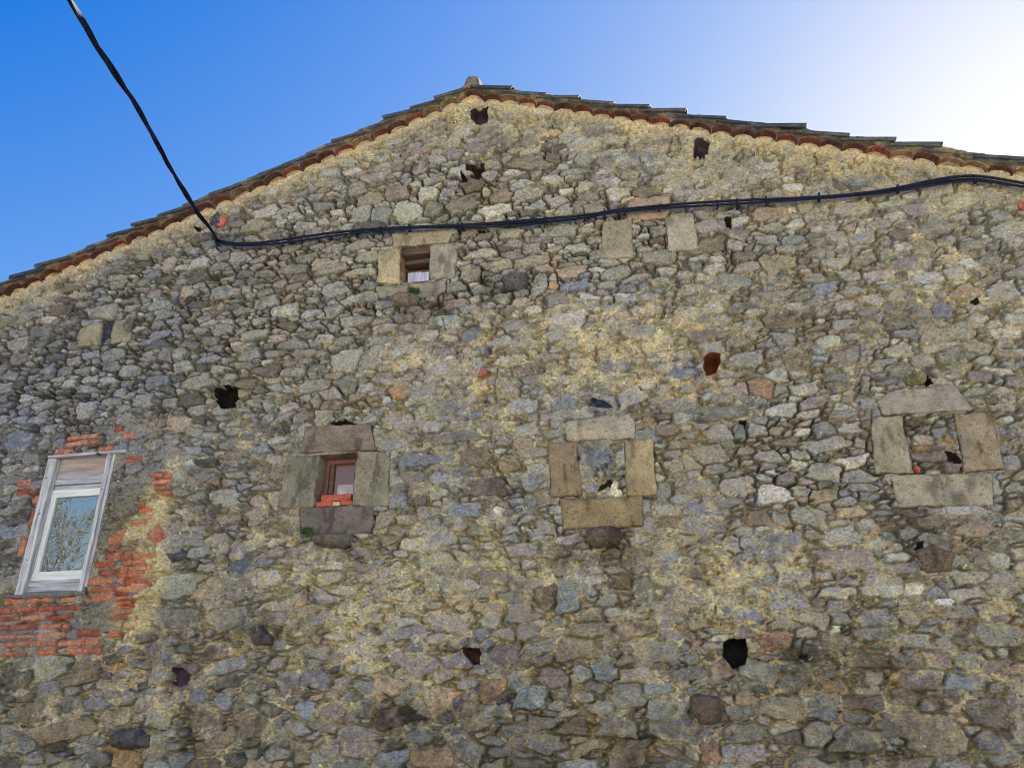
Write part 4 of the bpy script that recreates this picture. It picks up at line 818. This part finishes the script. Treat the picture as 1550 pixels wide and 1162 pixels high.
# ridge stub
P = [xz(*p) for p in [(701,141),(703,134),(708,124),(715,121),(724,121),(730,126),(732,141)]]
st_me = block_mesh(P, srgb(128, 124, 106), .06, seed=77, depth=.22, dome=.04, rough_=2.2)
hl('ridge_stone', st_me, M_WALL)
# corrugated roof slopes going back, with side and rear walls
for side in (-1, 1):
    smax = ((APX-XL) if side < 0 else (XR-APX))/ca+.25; V = []; F = []; ny, nsq = 240, 2
    for j in range(ny+1):
        y = .30+9.5*j/ny
        for i in range(nsq+1): V.append(slope_pt(side, smax*i/nsq, -.10+.04*math.sin(y*2*math.pi/.24), y))
    m = len(V)
    for v in list(V): V.append((v[0], v[1], v[2]-.08))
    for j in range(ny):
        for i in range(nsq):
            a_ = j*(nsq+1)+i; F.append((a_, a_+1, a_+nsq+2, a_+nsq+1)); F.append((m+a_, m+a_+nsq+1, m+a_+nsq+2, m+a_+1))
    V = np.array(V); hl('roof', np_mesh('roof', V, F, srgb(120, 84, 64)*(1+.5*fbm(V[:, 0]+V[:, 1], V[:, 1], .3, 4, 3))[:, None]), M_TILE)
bm = bmesh.new()
zl, zr = float(roofz(XL))-.12, float(roofz(XR))-.12; YB = 9.6
pr = [(XL+.01, 0.0), (XR-.01, 0.0), (XR-.01, zr), (APX, APZ-.16), (XL+.01, zl)]
fv = [bm.verts.new((p[0], .36, p[1])) for p in pr]; bv = [bm.verts.new((p[0], YB, p[1])) for p in pr]
bm.faces.new(bv)
for i in (4, 1, 0): bm.faces.new([fv[i], fv[(i+1) % 5], bv[(i+1) % 5], bv[i]])
for xx_ in (XL, XR): add_box(bm, xx_-.02, xx_+.02, -.0, .37, 0, (zl if xx_ < 0 else zr)+.02)
hl('side_walls', bm_mesh('side_walls', bm), mat_plain('plain_rubble', (.24, .22, .18), .95, .5, 5))

# ------------------------------------------------------------------ cables
def tube(bm, pts, r, seg=7):
    rings = []; n = len(pts)
    for i, p in enumerate(pts):
        t = (pts[min(n-1, i+1)]-pts[max(0, i-1)]).normalized(); u = t.cross(Vector((0.13, 1, .21))).normalized(); w = t.cross(u)
        rr = r[i] if hasattr(r, '__len__') else r
        rings.append([bm.verts.new(p+(u*math.cos(k*2*math.pi/seg)+w*math.sin(k*2*math.pi/seg))*rr) for k in range(seg)])
    for a_, b_ in zip(rings[:-1], rings[1:]):
        for k in range(seg): bm.faces.new([a_[k], a_[(k+1) % seg], b_[(k+1) % seg], b_[k]])
    bm.faces.new(rings[0][::-1]); bm.faces.new(rings[-1])
def smooth_path(P, n):
    P = [Vector(p) for p in P]; out = []
    for i in range(len(P)-1):
        p0, p1, p2, p3 = P[max(0, i-1)], P[i], P[i+1], P[min(len(P)-1, i+2)]
        for k in range(n):
            t = k/n; out.append(.5*((2*p1)+(-p0+p2)*t+(2*p0-5*p1+4*p2-p3)*t*t+(-p0+3*p1-3*p2+p3)*t**3))
    out.append(P[-1]); return out
wallpx = [(329,364),(340,368),(365,369),(400,367),(470,360),(560,350),(640,344),(720,341),(800,336),(880,328),(940,319),(1010,313),(1090,308),(1180,303),(1280,295),(1350,287),(1400,278),(1440,273),(1480,271),(1550,280),(1640,296),(1760,322),(1900,352),(2060,392)]
WP = [Vector(at(x, y+random.uniform(-1.2, 1.2), -.075)) for x, y in wallpx]
A0 = at(329, 364, -.075); A1 = at(105, 0, -3.6)
freepx = [(320,349),(300,322),(270,275),(240,222),(215,176),(180,121),(145,66),(105,0)]
FP = []
for (x, y) in freepx:
    lo, hi = 0., 1.
    for _ in range(40):
        t = (lo+hi)/2; P = A0+(A1-A0)*t; d = P-EYEP; py = PH/2-FPX*np.dot(d, UP)/np.dot(d, FW)
        if py > y: lo = t
        else: hi = t
    FP.append(Vector(at(x, y, float((A0+(A1-A0)*t)[1]))))
ext = [FP[-1]+(FP[-1]-FP[-2])*k*1.6 for k in (1, 2.5, 5)]
path = smooth_path(list(reversed(ext))+list(reversed(FP))+WP, 9)
cab = empty('cable_bundle', tuple(WP[0])); tag(cab, 'twisted black overhead cables coming down to the wall and running across it under the roof', 'cable')
length = [0]
for a_, b_ in zip(path[:-1], path[1:]): length.append(length[-1]+(b_-a_).length)
nfree = (len(FP)+len(ext))*9
for k, (r, ph, amp, pitch) in enumerate([(.013, 0, .014, 1.3), (.0105, 2.1, .017, 1.3), (.009, 4.2, .019, 1.25), (.0065, 1.0, .025, 2.1)]):
    bm = bmesh.new(); pts = []
    for i, p in enumerate(path):
        t = (path[min(len(path)-1, i+1)]-path[max(0, i-1)]).normalized(); u = t.cross(Vector((0, 1, .1))).normalized(); w = t.cross(u)
        th = ph+length[i]*2*math.pi/pitch if i < nfree else ph+.35*math.sin(length[i]*1.7+k*2)+k*.4
        gap = amp*(1+.5*math.sin(length[i]*3.1+k))*(.62 if i < nfree else 1.35)
        pts.append(p+(u*math.cos(th)+w*math.sin(th)*.8)*gap)
    tube(bm, pts, r); o = link('cable_strand', bm_mesh('cable_strand', bm, True), M_CABLE, cab); o.matrix_parent_inverse = Matrix.Translation(-WP[0])
for (cx_, cy_) in [(440,363),(500,357),(576,349),(620,345),(700,343),(770,339),(826,334),(885,328),(915,322),(945,319),(998,314),(1086,309),(1116,307),(1160,304),(1240,298),(1359,286),(1476,272)]:
    p = Vector(at(cx_, cy_, -.075)); bm = bmesh.new(); pts = []
    for q in range(13): a_ = q*math.pi*2/12; pts.append(p+Vector((.0, math.cos(a_)*.036, math.sin(a_)*.042)))
    tube(bm, pts, .0055, 5); tl = random.uniform(.02, .06)
    tube(bm, [p+Vector((0, 0, -.03)), p+Vector((-.012, -.005, -.03-tl*.6)), p+Vector((-.03*random.random(), .0, -.03-tl))], .005, 5)
    tube(bm, [p+Vector((0, .02, .0)), p+Vector((0, .085, .0))], .005, 5)
    o = link('cable_tie', bm_mesh('cable_tie', bm, True), M_CABLE, cab); o.matrix_parent_inverse = Matrix.Translation(-WP[0])
# tail and hook at the bend
bm = bmesh.new(); q = [Vector(at(x, y, yy_)) for x, y, yy_ in [(324,352,-.09),(325,361,-.10),(327,368,-.09),(332,372,-.05),(334,372,.03)]]
tube(bm, smooth_path(q, 5), .009, 7)
o = link('wall_hook', bm_mesh('wall_hook', bm, True), M_CABLE, cab); o.matrix_parent_inverse = Matrix.Translation(-WP[0])
# free end of the overhead run: a pole behind the viewer
pe = ext[-1]
bm = bmesh.new(); tube(bm, [Vector((0, 0, z)) for z in np.linspace(0, 1, 6)*(pe.z+.4)], [.13-.01*k for k in range(6)], 12)
po = link('utility_pole', bm_mesh('utility_pole', bm, True), M_BARK); po.location = (pe.x, pe.y, 0); tag(po, 'wooden pole carrying the far end of the overhead cable', 'pole')

# ------------------------------------------------------------------ plants in the joints
def plant(px, py, w, h, n, lab, cat='plant'):
    c = at(px, py, -.05); root = empty('wall_plant', tuple(c)); tag(root, lab, cat, 'plants rooted in the joints of the wall')
    bl_ = bmesh.new(); bs = bmesh.new()
    for _ in range(n):
        a_ = random.uniform(-1, 1); l = random.uniform(.4, 1)
        e = Vector((a_*w*l, -random.uniform(.01, .07)*l, random.uniform(-.6, .7)*h*l)); pts = [Vector((a_*.01, .04, 0)), e*.55+Vector((0, -.01, .012)), e]
        tube(bs, pts, .0016, 4)
        for _k in range(7):
            t = random.uniform(.35, 1.05); c0 = pts[0].lerp(e, t)+Vector((random.uniform(-1, 1), random.uniform(-1, 1), random.uniform(-1, 1)))*.012
            s = random.uniform(.007, .014); d1 = Vector((random.uniform(-1, 1), random.uniform(-1, .2), random.uniform(-1, 1))).normalized(); d2 = d1.cross(Vector((random.random(), random.random(), 1))).normalized()
            vs = [bl_.verts.new(c0+v) for v in (-d1*s*1.3, d2*s*.6, d1*s*1.3, -d2*s*.6)]; bl_.faces.new(vs)
    o = link('stems', bm_mesh('stems', bs), M_STEM, root); o = link('leaves', bm_mesh('leaves', bl_), M_LEAF, root)
plant(628, 441, .10, .045, 26, 'small bright green plant rooted under the sill of the loft opening')
plant(466, 803, .09, .075, 30, 'dark green tuft growing below the left end of the small window sill')
plant(1117, 668, .05, .04, 8, 'sparse green sprig growing beside a grey pebble in the wall')
plant(150, 688, .03, .02, 0+3, 'tiny green sprig above the head board of the timber window')

# ------------------------------------------------------------------ ground
bm = bmesh.new(); add_box(bm, -400, 400, -400, 400, -.5, 0)
g = link('ground', bm_mesh('ground', bm), M_GROUND); tag(g, kind='structure')

# ------------------------------------------------------------------ bare trees across the street (seen in the window pane)
def tree(x, y, hgt, sd, lab):
    rnd = random.Random(sd); bt = bmesh.new(); bc_ = bmesh.new(); lf = bmesh.new()
    def br(p, d, l, r, lev):
        n = 4; pts = [p]; rs = [r]
        for i in range(n):
            d = (d+Vector((rnd.uniform(-1, 1), rnd.uniform(-1, 1), rnd.uniform(-.6, .9)))*.22).normalized(); pts.append(pts[-1]+d*l/n); rs.append(r*(1-.5*(i+1)/n))
        tube(bt if lev == 0 else bc_, pts, [max(q_, .008) for q_ in rs], 6 if lev < 2 else 3)
        if lev < 4:
            for i in range(rnd.randint(4, 5) if lev else 8):
                t = rnd.randint(1, n) if lev else rnd.randint(2, n)
                dd = (d+Vector((rnd.uniform(-1, 1), rnd.uniform(-1, 1), rnd.uniform(-.4, .9)))*.95).normalized()
                br(pts[t], dd, l*rnd.uniform(.58, .80), rs[t]*.50, lev+1)
        else:
            for _ in range(1):
                c0 = pts[rnd.randint(1, n)]; s = .03; vs = [lf.verts.new(c0+Vector((rnd.uniform(-1, 1), rnd.uniform(-1, 1), rnd.uniform(-1, 1)))*s) for _ in range(3)]; lf.faces.new(vs)
    br(Vector((0, 0, 0)), Vector((0, 0, 1)), hgt*.42, .20, 0)
    root = empty('bare_tree', (x, y, 0)); tag(root, lab, 'tree', 'bare trees across the lane')
    link('trunk', bm_mesh('trunk', bt, True), M_BARK, root); link('crown', bm_mesh('crown', bc_, False), M_BARK, root); link('leaves', bm_mesh('leaves', lf), M_TREELEAF, root)
tree(-15.5, -10.2, 11.5, 3, 'bare twiggy tree mirrored in the glass of the timber window')
tree(-17.2, -11.4, 11.0, 5, 'second bare tree nearer the house mirrored in the window glass')

# ------------------------------------------------------------------ unseen pale house behind the viewer, added to bounce sunlight onto the wall
oh = empty('added_bounce_house', (-1.5, -14.5, 0)); tag(oh, 'added pale cream two-storey house behind the viewer, bouncing sunlight onto the wall', 'house')
M_REND = mat_plain('cream_render', (.74, .70, .62), .95, .08, 4); M_SHUT = mat_plain('green_shutter', (.08, .14, .09), .7)
bm = bmesh.new(); add_box(bm, -12, 12, -7, 0, 0, 6.1); link('walls', bm_mesh('walls', bm), M_REND, oh)
bm = bmesh.new(); v = [bm.verts.new(p) for p in [(-12.4, .4, 6.0), (12.4, .4, 6.0), (12.4, -3.5, 7.4), (-12.4, -3.5, 7.4), (-12.4, -7.4, 6.0), (12.4, -7.4, 6.0)]]
bm.faces.new([v[0], v[1], v[2], v[3]]); bm.faces.new([v[3], v[2], v[5], v[4]]); bm.faces.new([v[0], v[3], v[4]]); bm.faces.new([v[1], v[5], v[2]]); bm.faces.new([v[0], v[4], v[5], v[1]])
link('roof', bm_mesh('roof', bm), mat_plain('roof_tiles', (.36, .2, .13), .9), oh)
for zz_ in (1.0, 3.9):
    for k in range(7):
        xx_ = -10.2+k*3.4
        if zz_ == 1.0 and k == 3:
            bm = bmesh.new(); add_box(bm, xx_-.5, xx_+.5, .0, .05, 0.01, 2.2); link('door', bm_mesh('door', bm, False, .01), M_BROWNWOOD, oh); continue
        bm = bmesh.new(); add_box(bm, xx_-.45, xx_+.45, .0, .03, zz_, zz_+1.3); w_ = link('window', bm_mesh('window', bm, False, .005), M_GLASS, oh)
        for sx_ in (-1, 1):
            bm = bmesh.new(); add_box(bm, xx_+sx_*.70-.23, xx_+sx_*.70+.23, .0, .05, zz_-.02, zz_+1.32); link('shutter', bm_mesh('shutter', bm, False, .005), M_SHUT, w_)
